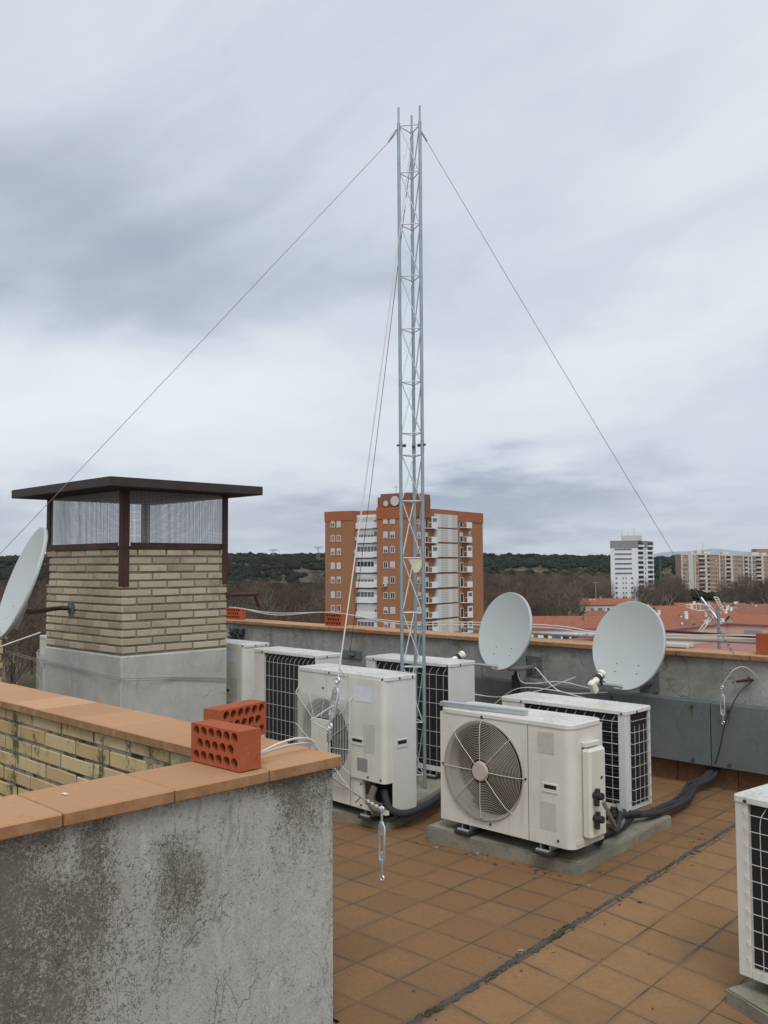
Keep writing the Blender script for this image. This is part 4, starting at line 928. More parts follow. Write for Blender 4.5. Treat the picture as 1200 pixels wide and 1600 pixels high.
b = MB(); b.tube([(-4.185, 5.6, .30), (-4.185, 5.6, .605)], .032, 16); b.tube([(-4.185, 5.6, .606), (-4.183, 5.6, .64)], .012, 8); b.tube([(-4.17, 5.59, .606), (-4.165, 5.59, .63)], .008, 8); tag(b.build('pipe_stub', MT['rubber']), 'short black pipe stub with cables under the middle dish', 'pipe')
for i, (o1, r_) in enumerate(((0, .017), (.03, .014), (-.025, .010))):
    wire('refrigerant_pipe', ['thick', 'middle', 'thin'][i]+' black insulated pipe of the bundle snaking over the floor to the parapet', bez([(-2.62, 4.33, .105+.02*i), (-2.52+o1*.3, 4.50, .10), (-2.55+o1, 4.78, .085-.01*i), (-2.62+o1, 5.15, .04+.012*i), (-2.72+o1, 5.45, .045+.008*i), (-2.70+o1, 5.60, .075), (-2.69+o1, 5.70, .12)], 8), r_, 'foam', 'pipe', 'black insulated pipes between the low units', 10)
for i, pts in enumerate(([(-2.345, 3.80, .33), (-2.36, 3.90, .22), (-2.42, 4.05, .135), (-2.52, 4.28, .12), (-2.60, 4.36, .16)], [(-2.36, 3.86, .20), (-2.38, 3.98, .15), (-2.44, 4.12, .19), (-2.50, 4.24, .15), (-2.52, 4.45, .115)], [(-2.45, 3.92, .10), (-2.52, 4.05, .085), (-2.52, 4.22, .09), (-2.56, 4.42, .10)])):
    wire('refrigerant_pipe', ['grey pipe curving down behind the valve cover of the round fan unit', 'black pipe looping between the two low units', 'black hose lying on the pad between the two low units'][i], bez(pts, 8), (.011, .012, .028)[i], 'foam' if i else 'cable_steel', 'pipe', None, 10)
wire('refrigerant_pipe', 'weathered brown pipe bending out of the tall guard unit towards the mast', bez([(-3.60, 3.53, .235), (-3.60, 3.50, .17), (-3.565, 3.50, .125), (-3.53, 3.60, .11), (-3.56, 3.85, .09), (-3.68, 4.15, .08), (-3.8, 4.4, .08)], 8), .020, 'foam_brown', 'pipe', None, 12)
wire('refrigerant_pipe', 'black pipe lying beside the brown pipe at the foot of the tall guard unit', bez([(-3.56, 3.56, .22), (-3.52, 3.56, .13), (-3.475, 3.62, .095), (-3.50, 3.80, .085), (-3.60, 4.05, .08), (-3.74, 4.35, .075)], 8), .02, 'foam', 'pipe', None, 10)
b = MB()
for k in range(26): b.tube([(-7.93+.11*math.sin(k*2.1)*random.uniform(.5, 1), 5.70+random.uniform(-.02, .03), .715+.06*math.cos(k*1.7)), (-7.88+.11*math.sin(k*2.1+1.9), 5.70+random.uniform(-.02, .03), .715+.06*math.cos(k*1.7+2.2))], .012, 6)
tag(b.build('cable_coil', MT['cable_black']), 'tangled coil of black cable hung on the parapet beside the chimney', 'cable coil')
for p_, lb in (((-2.72, 2.10, .001), 'white paint chip on the tiles near the wall corner'), ((-2.30, 1.12, .852), 'white paint spot on the near coping')):
    b = MB(); b.box(p_[0]-.012, p_[1]-.006, p_[2], p_[0]+.012, p_[1]+.006, p_[2]+.002, .001); tag(b.build('paint_chip', MT['cable_white']), lb, 'paint chip')
b = MB()                                               # dry leaves, grit and mortar crumbs blown over the tiles
for k in range(260):
    x_, y_ = random.uniform(-4.2, -.2), random.uniform(.6, 5.5)
    if random.random() < .5: x_ = jx(y_)+random.gauss(0, .05)
    elif random.random() < .35: x_, y_ = random.uniform(-3.3, -2.3), random.choice((3.56, 3.62))+random.uniform(-.05, .02)
    a = random.uniform(0, 6.28); l = random.uniform(.003, .011) if random.random() < .85 else random.uniform(.012, .022); h_ = random.uniform(.001, .004); w_ = l*random.uniform(.4, .8)
    b.add([(x_+l*math.cos(a), y_+l*math.sin(a), h_), (x_-w_*math.sin(a), y_+w_*math.cos(a), .001+h_*random.random()*2), (x_-l*math.cos(a), y_-l*math.sin(a), .001), (x_+w_*math.sin(a), y_-w_*math.cos(a), h_*1.5)], [(0, 1, 2, 3)], random.choice((0, 0, 1, 2)))
lt = b.build('leaf_litter', [flat('dry_leaf', (.10, .062, .032), .9), MT['concrete'], MT['moss']]); lt['kind'] = 'stuff'
# TV antenna on a pole on the outer side of the parapet
ant = empty('tv_antenna', 'old television antenna with pale rods on a grey pole beyond the parapet', 'antenna', (-3.28, 7.09, -1.0))
FW = Vector((-sy, cy, 0)); RW = Vector((cy, sy, 0)); base = Vector((-3.28, 7.09, 0))
def ap(r, f, z): return base+RW*r+FW*f+Vector((0, 0, z))
b = MB(); b.tube([ap(0, 0, -1.0), ap(0, 0, 1.10)], .012, 10); build_in(b, 'pole', MT['cable_steel'], ant)
b = MB(); b.tube([ap(.0, 0, .98), ap(-.10, .10, 1.16)], .010, 8); b.tube([ap(.02, 0, .95), ap(-.06, .05, 1.12)], .008, 8); build_in(b, 'boom', MT['alu'], ant)
b = MB()
for q in ((-.26, 1.105, -.06, 1.095), (-.26, 1.09, -.06, 1.065)): b.tube([ap(q[0], 0, q[1]), ap((q[0]+q[2])/2, 0, (q[1]+q[3])/2+(.012 if q[1] > 1.1 else -.02)), ap(q[2], 0, q[3])], .005, 6)
for k in range(5): xx = -.21+.035*k; b.tube([ap(xx, 0, 1.06), ap(xx, 0, 1.115)], .004, 6)
build_in(b, 'director_rods', MT['cream'], ant)
b = MB(); b.tube([ap(-.03, 0, 1.17), ap(.02, 0, 1.07)], .005, 6); b.tube([ap(.01, .02, 1.16), ap(.05, .02, 1.06)], .005, 6)
for k in range(6): t = k/5; b.tube([ap(-.03+.05*t, 0, 1.17-.1*t), ap(.01+.04*t, .02, 1.16-.1*t)], .004, 6)
b.tube([ap(-.06, 0, 1.02), ap(-.16, 0, .90)], .005, 6); b.tube([ap(-.04, 0, 1.01), ap(-.14, 0, .89)], .005, 6)
for k in range(5): t = k/4; b.tube([ap(-.06-.1*t, 0, 1.02-.12*t), ap(-.04-.1*t, 0, 1.01-.12*t)], .003, 6)
build_in(b, 'reflector_rods', MT['cream'], ant)

# ================================================================== the town beyond
GZ = -26.0
def far(px, D, z=0.):                  # bearing given by its tangent (px from the axis / 1420), D metres ahead
    return RW*((px-600)/1420*D)+FW*D+Vector((0, 0, z))
def zat(y, D): return 1.45+(880-y)/1420*D
def tmat(name, col, var=.2, scale=1., rough=.85, fine=True):
    m, g = material(name); n = g.noise(scale, 6, .65); t = g.attr('tint')
    c = g.mix(n, [x*(1-var) for x in col], [x*(1+var) for x in col])
    c = g.mix(g.mul(t, .0), c, c)
    g.out(c, rough); return m
def roofm(name, col):
    m, g = material(name); p = g.co('UV') ; q = g.co('Object'); n = g.noise(.6, 7, .7, q); n2 = g.noise(3.5, 6, .7, q)
    u = g.sep(p)[0]; w = g.math('SINE', g.mul(u, 2*math.pi/.55))
    c = g.mix(n, [x*.72 for x in col], [x*1.2 for x in col]); c = g.mix(g.mul(g.step(n2, .46, .66), .55), c, [col[0]*.5, col[1]*.6, col[2]*.7]); c = g.mix(g.mul(g.step(g.noise(1.3, 6, .7, q), .5, .68), .45), c, (.34, .21, .145))
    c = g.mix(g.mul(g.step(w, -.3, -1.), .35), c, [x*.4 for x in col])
    g.out(c, .9, 0, None, .2); return m
BG = {}
def bgbrick():
    m, g = material('tower_brick'); p = g.co('Object'); z = g.sep(p)[2]; n = g.noise(.35, 6, .65, p); f = g.noise(4, 5, .7, g.sc(p, (1, 1, 6)))
    c = g.mix(n, (.34, .155, .076), (.42, .20, .10)); c = g.mix(g.mul(f, .4), c, (.28, .13, .065)); g.out(c, .9, 0, None, .2); return m
BG['brick'] = bgbrick()
BG['band'] = tmat('orange_parapet_tiles', (.36, .12, .05), .12, .5)
BG['pent'] = tmat('dark_brick', (.235, .10, .058), .2, .6)
BG['white'] = tmat('white_facade_paint', (.78, .79, .80), .06, .3)
BG['offwhite'] = tmat('off_white_paint', (.60, .56, .50), .1, .4)
BG['pale'] = tmat('pale_shutter', (.56, .55, .53), .1, 2)
BG['glass'] = flat('dark_window_glass', (.035, .04, .048), .2, 0, .4, .8)
BG['glass2'] = flat('grey_window_glass', (.13, .14, .155), .25, 0, .4, .8)
BG['dark'] = flat('shaded_recess', (.03, .03, .033), .8, 0, .3, .5)
BG['grey'] = tmat('grey_facade', (.255, .26, .275), .1, .3)
BG['slabbrick'] = tmat('pinkish_brick', (.37, .225, .165), .15, .4)
BG['cream'] = tmat('cream_concrete', (.56, .545, .48), .1, .4)
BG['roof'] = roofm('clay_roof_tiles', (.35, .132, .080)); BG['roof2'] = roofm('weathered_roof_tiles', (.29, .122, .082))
BG['beige'] = tmat('beige_wall_paint', (.56, .44, .35), .06, .3)
BG['pink'] = tmat('pink_terrace_coating', (.36, .16, .145), .12, .6)
BG['maroon'] = tmat('maroon_coping', (.25, .085, .075), .15, 1.)
def latm():
    m, g = material('lattice_blocks'); p = g.co('Object'); x, _, z = g.sep(p)
    fx = g.math('FRACT', g.mul(x, 1/.8)); fz = g.math('FRACT', g.mul(z, 1/.36))
    hole = g.mul(g.mul(g.step(fx, .25, .32), g.step(fx, .97, .9)), g.mul(g.step(fz, .3, .38), g.step(fz, .97, .9)))
    g.out(g.mix(g.mul(hole, .8), (.66, .65, .615), (.40, .375, .35)), .8); return m
BG['lattice'] = latm()

# -------------------------------------------------- terrain
def hz(x, y):
    r = x*RW.x+y*RW.y; f = x*FW.x+y*FW.y; D = np.hypot(r, f)
    a = np.arctan2(r, f)
    t = np.clip((D-600)/(1500-600), 0, 1); t = t*t*(3-2*t)
    amp = 31+3*np.sin(a*7+1.1)+2.5*np.sin(a*17+.4)+4*np.sin(D*.006+a*5)+5*np.clip((-a-.03)/.12, 0, 1)
    left = np.clip((-a-.03)/.12, 0, 1)
    t2 = np.clip((D-430)/(1250-430), 0, 1); t2 = t2*t2*(3-2*t2)
    t = t*(1-left)+t2*left
    h = GZ+amp*t + 3.5*np.sin(x*.011)*np.cos(y*.013)*np.clip((D-450)/300, 0, 1)
    h = h-np.clip((D-1700)/1500, 0, 1)*30
    return h
na, rad = 240, np.concatenate([[2, 30, 90, 160, 240, 320, 400], np.linspace(470, 1900, 60), [2100, 2500, 3200, 4500, 7000, 9500]])
th = np.linspace(0, 2*math.pi, na, endpoint=False)
X = rad[:, None]*np.cos(th); Y = rad[:, None]*np.sin(th); Z = hz(X, Y)
vs = np.stack([X, Y, Z], -1).reshape(-1, 3)
fs = [(i*na+k, i*na+(k+1) % na, (i+1)*na+(k+1) % na, (i+1)*na+k) for i in range(len(rad)-1) for k in range(na)]
me = bpy.data.meshes.new('hills'); me.from_pydata(vs.tolist(), [], fs); me.polygons.foreach_set('use_smooth', [True]*len(fs))
m, g = material('hillside_ground'); n = g.noise(.012, 7, .65); n2 = g.noise(.08, 6, .7)
c = g.mix(g.step(n, .42, .6), (.075, .072, .040), (.16, .125, .085)); c = g.mix(g.mul(n2, .5), c, (.065, .055, .04))
g.out(c, .95, 0, None, .1); me.materials.append(m); terr = bpy.data.objects.new('hills', me); C.objects.link(terr); structure(terr)
# distant mountain range, far behind the wooded hills
b = MB(); N = 120; prof = []
for k in range(N+1):
    a = R(-32+64*k/N); h = 60+55*math.sin(k*.13+2.2)+22*math.sin(k*.41)+12*math.sin(k*1.1+1)+ (95*max(0, 1-abs(a-R(23))/R(7)))
    prof.append((a, max(20, h)))
for D0, f in ((7600, 0), (8300, 1), (9300, 0)): b.v += [tuple(RW*(D0*math.sin(a))+FW*(D0*math.cos(a))+Vector((0, 0, h if f else -60))) for a, h in [(a_, h_*.62) for a_, h_ in prof]]
for r_ in range(2):
    for k in range(N): b.f.append([r_*(N+1)+k, r_*(N+1)+k+1, (r_+1)*(N+1)+k+1, (r_+1)*(N+1)+k]); b.mi.append(0); b.t.append(.5); b.sm.append(True)
structure(b.build('distant_mountains', tmat('haze_blue_mountain', (.26, .33, .43), .15, .002)))  # blue of the hazy air put into the mountain colour

# -------------------------------------------------- facades
class Facade:
    def __init__(s, o, d):
        s.o, s.d = o, d; s.org = RW*o[0]+FW*o[1]; s.x = (RW*d[0]+FW*d[1]).normalized(); s.n = Vector((s.x.y, -s.x.x, 0))
        s.M = Matrix.Translation(s.org) @ Matrix((s.x, -s.n, Vector((0, 0, 1)))).transposed().to_4x4()     # local y points into the building
    def s(self, px): k = (px-600)/1420; return (k*self.o[1]-self.o[0])/(self.d[0]-k*self.d[1])
    def D(self, s_): return self.o[1]+s_*self.d[1]
    def z(self, px, y): return zat(y, self.D(self.s(px)))
def part(b, name, mats, parent): o = b.build(name, mats, parent); o.matrix_parent_inverse = parent.matrix_basis.inverted(); return o
WM = [BG['white'], BG['glass'], BG['pale'], BG['glass2']]
def window(F, parent, x0, x1, z0, z1, y=0., pane=1, shutter=0., name='window', mull=1, frame_mi=0):
    """frame proud of the wall, pane set back in it, optional half-lowered shutter"""
    b = MB(); w = min(.09, (x1-x0)*.12); M = F.M
    b.box(x0, y-.06, z0, x0+w, y+.02, z1, mi=frame_mi, M=M); b.box(x1-w, y-.06, z0, x1, y+.02, z1, mi=frame_mi, M=M)
    b.box(x0+w, y-.06, z1-w, x1-w, y+.02, z1, mi=frame_mi, M=M); b.box(x0-.05, y-.12, z0-w, x1+.05, y+.02, z0, mi=frame_mi, M=M)
    b.box(x0+w, y-.012, z0, x1-w, y+.01, z1-w, mi=pane, M=M)
    for k in range(mull): xx = x0+(x1-x0)*(k+1)/(mull+1); b.box(xx-.035, y-.035, z0, xx+.035, y-.0125, z1-w, mi=frame_mi, M=M)
    if shutter > 0: b.box(x0+w, y-.05, z1-w-(z1-z0-w)*shutter, x1-w, y-.036, z1-w-.001, mi=2, M=M)
    return part(b, name, WM, parent)

# -------------------------------------------------- tall brick tower
FL = Facade((5.6-.839*22, 186+.545*22), (.839, -.545)); FR = Facade((5.6, 186), (.574, .819))
bt = empty('tower_block', 'tall orange brick apartment tower behind the lattice mast', 'building', FL.org+Vector((0, 0, GZ)))
zt = FL.z(551, 812); ztop = FL.z(551, 797)
sw = FL.s(552); sr = FL.s(591); se = 22.0
b = MB(); b.prism([(0, 0), (sw, 0), (sw, 2.0), (sr, 2.0), (sr, -.6), (se, -.6), (se, 24), (0, 24)], GZ, zt, M=FL.M)
rl = FR.s(754.5); l0, l1 = FR.s(678), FR.s(713)
b.prism([(.0, 0.05), (rl, 0.05), (rl, 19), (5, 19), (5, 1.2), (0, 1.2)], GZ, zt-.01, M=FR.M); part(b, 'wall', BG['brick'], bt)
b = MB(); b.box(-.1, -.12, zt, sw+.05, 3, ztop, M=FL.M); b.box(sw+.05, 1.6, zt, sr, 4, ztop-.01, M=FL.M); b.box(sr, -.75, zt, se+.05, 3, ztop+.3, M=FL.M)
b.box(.35, -.1, zt+.005, l0-.3, 3, ztop+.1, M=FR.M); b.box(l0-.3, -.02, zt+.005, l1+.1, 3, ztop+.25, M=FR.M); b.box(l1+.1, -.1, zt+.005, rl+.1, 3, ztop+.2, M=FR.M); b.box(0, 3, zt, se, 23.8, zt+.3, M=FL.M)
part(b, 'parapet_band', BG['band'], bt)
b = MB(); b.box(FL.s(588), .5, zt+.3, se-1, 9, FL.z(590, 776.5), M=FL.M); b.box(FL.s(640), 1.5, zt+.3, se+.5, 7, FL.z(640, 773), M=FL.M); b.box(.4, .6, zt+.3, FR.s(676), 8, FR.z(668, 771.5), M=FR.M); pent = part(b, 'roof_house', BG['pent'], bt)
for px_, y_, r_ in ((617, 782, 1.05), (603, 786, .6)):
    b = MB(); c0 = FL.M @ Vector((FL.s(px_), .2, FL.z(px_, y_))); b.tube([c0, c0+FL.n*.25], [r_*.6, r_], 18, M=None); part(b, 'roof_dish', BG['offwhite'], bt)
for px_, hgt in ((609, 2.6), (638, 4.)):
    b = MB(); c0 = FL.M @ Vector((FL.s(px_), 2.5, FL.z(590, 776.5))); b.tube([c0, c0+Vector((0, 0, hgt))], .06, 6); b.tube([c0+Vector((0, 0, hgt*.85))-FL.x*.8, c0+Vector((0, 0, hgt*.85))+FL.x*.8], .05, 6); part(b, 'aerial', BG['grey'], bt)
rows_c = [813, 835.5, 858.5, 882, 905.5, 929.5, 952.5, 976]; rows_l = [818, 840, 861, 883, 905, 928, 949, 971]
random.seed(3)
for k, y_ in enumerate(rows_l):
    for a_, e_ in ((517, 522.6), (526.3, 532)):
        z_ = FL.z(a_, y_); window(FL, bt, FL.s(a_), FL.s(e_), z_-.62, z_+.68, 0, random.choice((1, 3, 3)), random.choice((0, .35, .5, .95)))
for k, y_ in enumerate(rows_c):
    for a_, e_ in ((601.5, 607.8), (612, 619)):
        z_ = FL.z(a_, y_); window(FL, bt, FL.s(a_), FL.s(e_), z_-.62, z_+.68, -.6, random.choice((1, 1, 3)), random.choice((0, .3, .5, .9)))
    z_ = FR.z(654, y_+.5); window(FR, bt, FR.s(651.5), FR.s(657), z_-.62, z_+.66, .05, random.choice((1, 3)), random.choice((0, .5)))
    # glazed white gallery in the recess
    z_ = FL.z(570, y_+.5); lo = z_-1.55
    b = MB(); b.box(sw+.02, .75, lo, FL.s(580), 1.95, lo+1.25, M=FL.M); b.box(FL.s(580)+.02, .45, lo+.1, sr-.03, 1.95, lo+1.3, M=FL.M); b.box(sw+.02, 1.2, lo+2.45, sr-.03, 1.95, lo+2.95, M=FL.M); part(b, 'balcony_parapet', BG['white'], bt)
    if k not in (0, 6): window(FL, bt, sw+.15, FL.s(580), lo+1.26, lo+2.45, 1.1, random.choice((1, 3)), .55 if k in (1, 4) else 0, 'gallery_glazing', 4)
    else: b = MB(); b.box(sw+.15, 1.0, lo+1.26, FL.s(580), 1.12, lo+2.44, M=FL.M); part(b, 'gallery_shutter', BG['pale'], bt)
    window(FL, bt, FL.s(580)+.05, sr-.05, lo+1.32, lo+2.45, .9, 1 if k < 3 or k == 6 else 0, .0 if k in (1, 2, 7) else .6, 'gallery_glazing', 2)
    # lattice screens on the right face, with balconies left and right of them
    za, zb = FR.z(695, y_+11.6), FR.z(695, y_-9.0)
    b = MB(); b.box(l0, -.35, za, l1, .04, zb, M=FR.M); o = part(b, 'lattice_screen', BG['lattice'], bt)
    for a_, e_, wn in ((668.5, 677.6, (664.5, 668)), (723.5, 731.5, (718.5, 722.5))):
        zc = FR.z(a_, y_+2); bb_ = MB(); x0, x1 = FR.s(a_), FR.s(e_)
        bb_.box(x0, -1.0, zc-1.35, x1, -.9, zc-.15, M=FR.M); bb_.box(x0-1.1, -1.0, zc-1.45, x1, .04, zc-1.352, M=FR.M); bb_.box(x1-.1, -.899, zc-1.35, x1, .04, zc-.15, M=FR.M); bb_.box(x0-1.1, -1.0, zc-.3, x0-.001, -.94, zc-.2, M=FR.M)
        enc = (k in (2, 5, 6, 7)) if a_ > 700 else (k in (0, 2, 7))
        if enc: bb_.box(x0, -.99, zc-.149, x1, -.92, zc+1.1, M=FR.M); bb_.box(x0+.35, -1.01, zc, x1-.35, -.991, zc+.8, mi=1, M=FR.M)
        part(bb_, 'balcony', [BG['white'], BG['glass2']], bt)
        window(FR, bt, FR.s(wn[0]), FR.s(wn[1])+.2, zc-1.3, zc+.75, .05, 1, random.choice((0, .4)), 'balcony_door', 0)
    z_ = FR.z(733, y_+.5); window(FR, bt, FR.s(732.3), FR.s(735.6), z_-.6, z_+.8, .05, random.choice((1, 3)), random.choice((0, .0, .4)))
for px_, y_, F_, yo in ((552.5, 841, FL, 1.0), (604.5, 913, FL, -.6), (551, 861, FL, .8)):
    b = MB(); s0, z0_ = F_.s(px_), F_.z(px_, y_); b.box(s0-.4, yo-.7, z0_-.4, s0+.4, yo-.05, z0_+.35, .05, M=F_.M); b.box(s0-.25, yo-.705, z0_-.27, s0+.1, yo-.701, z0_+.2, mi=1, M=F_.M); part(b, 'wall_air_conditioner', [BG['offwhite'], BG['dark']], bt)

# -------------------------------------------------- white tower
aL, aR = R(72), R(38); D0 = 545; cx0 = (996-600)/1420*D0
dl = (-math.sin(aL), math.cos(aL)); tl = ((953-600)/1420*D0-cx0)/(dl[0]-(953-600)/1420*dl[1])
WL = Facade((cx0+dl[0]*tl, D0+dl[1]*tl), (-dl[0], -dl[1])); WR = Facade((cx0, D0), (math.sin(aR), math.cos(aR)))
wt = empty('white_tower', 'white apartment tower with grey top storeys in the distance', 'building', WL.org+Vector((0, 0, GZ)))
wr_ = WR.s(1021.5); z1 = zat(846, D0); z2 = zat(857.5, D0)
b = MB(); b.prism([(0, 0), (tl, 0), (tl, 14), (0, 14)], GZ, z2, M=WL.M); b.prism([(.3, .6), (wr_, .6), (wr_, 10), (.3, 10)], GZ, z2-.02, M=WR.M); part(b, 'wall', BG['white'], wt)
b = MB(); b.prism([(-.1, -.1), (tl+.1, -.1), (tl+.1, 14), (-.1, 14)], z2, z1, M=WL.M); b.prism([(.3, .45), (wr_+.1, .45), (wr_+.1, 10), (.3, 10)], z2, z1-.05, M=WR.M); part(b, 'grey_top', BG['grey'], wt)
b = MB(); b.box(WL.s(970), 2, z1, tl+2, 10, zat(838, D0), M=WL.M); part(b, 'roof_house', BG['cream'], wt)
for px_ in (981, 990, 971): b = MB(); c0 = WL.M @ Vector((WL.s(px_), 4, zat(838, D0))); b.tube([c0, c0+Vector((0, 0, 4.5 if px_ == 990 else 2.5))], .09, 5); part(b, 'aerial', BG['grey'], wt)
for k in range(12):
    y_ = 852 if k == 0 else 852+7.55*k; z_ = zat(y_, D0)
    strip = k >= 1 and k <= 6
    if strip: window(WL, wt, WL.s(959.5), WL.s(986.5), z_-.5, z_+.6, 0, 3, 0, 'window_strip', 5, 0)
    else:
        for a_, e_ in ((960, 963.5), (971, 973.5), (975.5, 978), (984, 988)): window(WL, wt, WL.s(a_), WL.s(e_), z_-.5, z_+.6, 0, 1 if k > 8 or k == 0 else 3, 0, 'window', 0)
    for a_, e_ in ((997.2, 1005), (1012.5, 1019.5)):
        b = MB(); b.box(WR.s(a_), -.6, z_-1.4, WR.s(e_), .58, z_-.3, M=WR.M); b.box(WR.s(a_)+.2, .2, z_-.299, WR.s(e_)-.2, .59, z_+1.3, mi=1, M=WR.M); part(b, 'balcony', [BG['white'], BG['dark'] if random.random() < .7 else BG['glass2']], wt)
    b = MB(); window(WR, wt, WR.s(1008), WR.s(1009.6), z_-.6, z_+.6, .6, 3, 0, 'window', 0)

# -------------------------------------------------- long brick slab block far right
random.seed(11)
def slab(px0, px1, D, ytop, nfl, step, cols, label, dark, wins):
    F = Facade(((px0-600)/1420*D, D), (1, 0)); e = empty('brick_slab_block', label, 'building', F.org+Vector((0, 0, GZ)), group='brick slab blocks in the distance')
    L = F.s(px1); zt_ = zat(ytop, D); b = MB(); b.box(0, 0, GZ, L, 13, zt_-.6, M=F.M); part(b, 'wall', BG['slabbrick'], e)
    b = MB(); b.box(-.3, -.35, zt_-.6, L+.3, 13, zt_+.5, M=F.M); part(b, 'cornice', BG['cream'], e)
    for px_, w_ in cols: b = MB(); b.box(F.s(px_)-w_/2, -.5, GZ, F.s(px_)+w_/2, .0, zt_-.6, M=F.M); part(b, 'pilaster', BG['cream'], e)
    for k in range(nfl):
        z_ = zat(ytop+4.6+step*k, D)
        b = MB(); b.box(0, -.3, z_-1.55, L, -.002, z_-1.2, M=F.M); part(b, 'floor_band', BG['cream'], e)
        for a_, e_ in dark:
            b = MB(); b.box(F.s(a_), -.25, z_-1.19, F.s(e_), -.003, z_+1.2, mi=0, M=F.M); b.box(F.s(a_), -.7, z_-1.3, F.s(e_), -.6, z_-.2+random.uniform(-.2, .3), mi=1, M=F.M); part(b, 'balcony', [BG['dark'], BG[random.choice(('cream', 'slabbrick', 'offwhite'))]], e)
        for a_ in wins: window(F, e, F.s(a_)-.55, F.s(a_)+.55, z_-.5, z_+.8, 0, random.choice((1, 1, 3)), random.choice((0, 0, .6)), 'window', 0, 2)
    return F, e
F1, e1 = slab(1063, 1123, 645, 868, 11, 6.35, ((1064, 1.), (1078, 3.5), (1084.3, .8), (1101.5, 1.7), (1122.6, .8)), 'brick slab block with cream pilasters, left section beside the white tower', ((1091, 1100.5), (1103.5, 1107)), (1067.5, 1071, 1074.5, 1088, 1117.5))
F2, e2 = slab(1123.5, 1159, 648, 869.5, 11, 6.35, ((1132, .9), (1141.7, 1.7)), 'brick slab block, lower middle section behind bare trees', ((1133, 1140.5),), (1126, 1154))
F3, e3 = slab(1159.5, 1245, 652, 870.5, 11, 6.35, ((1160, .9), (1167.5, .9), (1173, 1.), (1189.5, 1.7)), 'brick slab block, right section running out of the picture', ((1162, 1166), (1180, 1188.5)), (1170, 1176, 1199, 1203))
for F, e, items in ((F1, e1, ((1090, 1098, 861.5), (1101, 1112, 863), (1081, 1085, 864.5))), (F2, e2, ((1131, 1141, 864),)), (F3, e3, ((1177, 1187, 865), (1192, 1199, 866)))):
    for a_, b2, y_ in items: b = MB(); b.box(F.s(a_), 3, zat(870, F.o[1])+.3, F.s(b2), 9, zat(y_, F.o[1]), M=F.M); part(b, 'roof_house', BG['cream'], e)
for px_, hh in ((1091, 7), (1100, 9), (1102, 7), (1115, 5)): b = MB(); c0 = F1.M @ Vector((F1.s(px_), 4, zat(868, 645))); b.tube([c0, c0+Vector((0, 0, hh))], .12, 5); part(b, 'aerial', BG['offwhite'], e1)
F4 = Facade(((1182-600)/1420*900, 900), (1, 0)); ob = empty('orange_block', 'orange brick block rising behind the slab at the right edge', 'building', F4.org+Vector((0, 0, GZ)))
b = MB(); b.box(0, 0, GZ, 40, 14, zat(861, 900), M=F4.M); part(b, 'wall', tmat('light_orange_brick', (.46, .25, .15), .1, .3), ob)
b = MB(); b.box(-.3, -.4, zat(861, 900), 40.3, 14, zat(860, 900), M=F4.M); part(b, 'cornice', BG['cream'], ob)

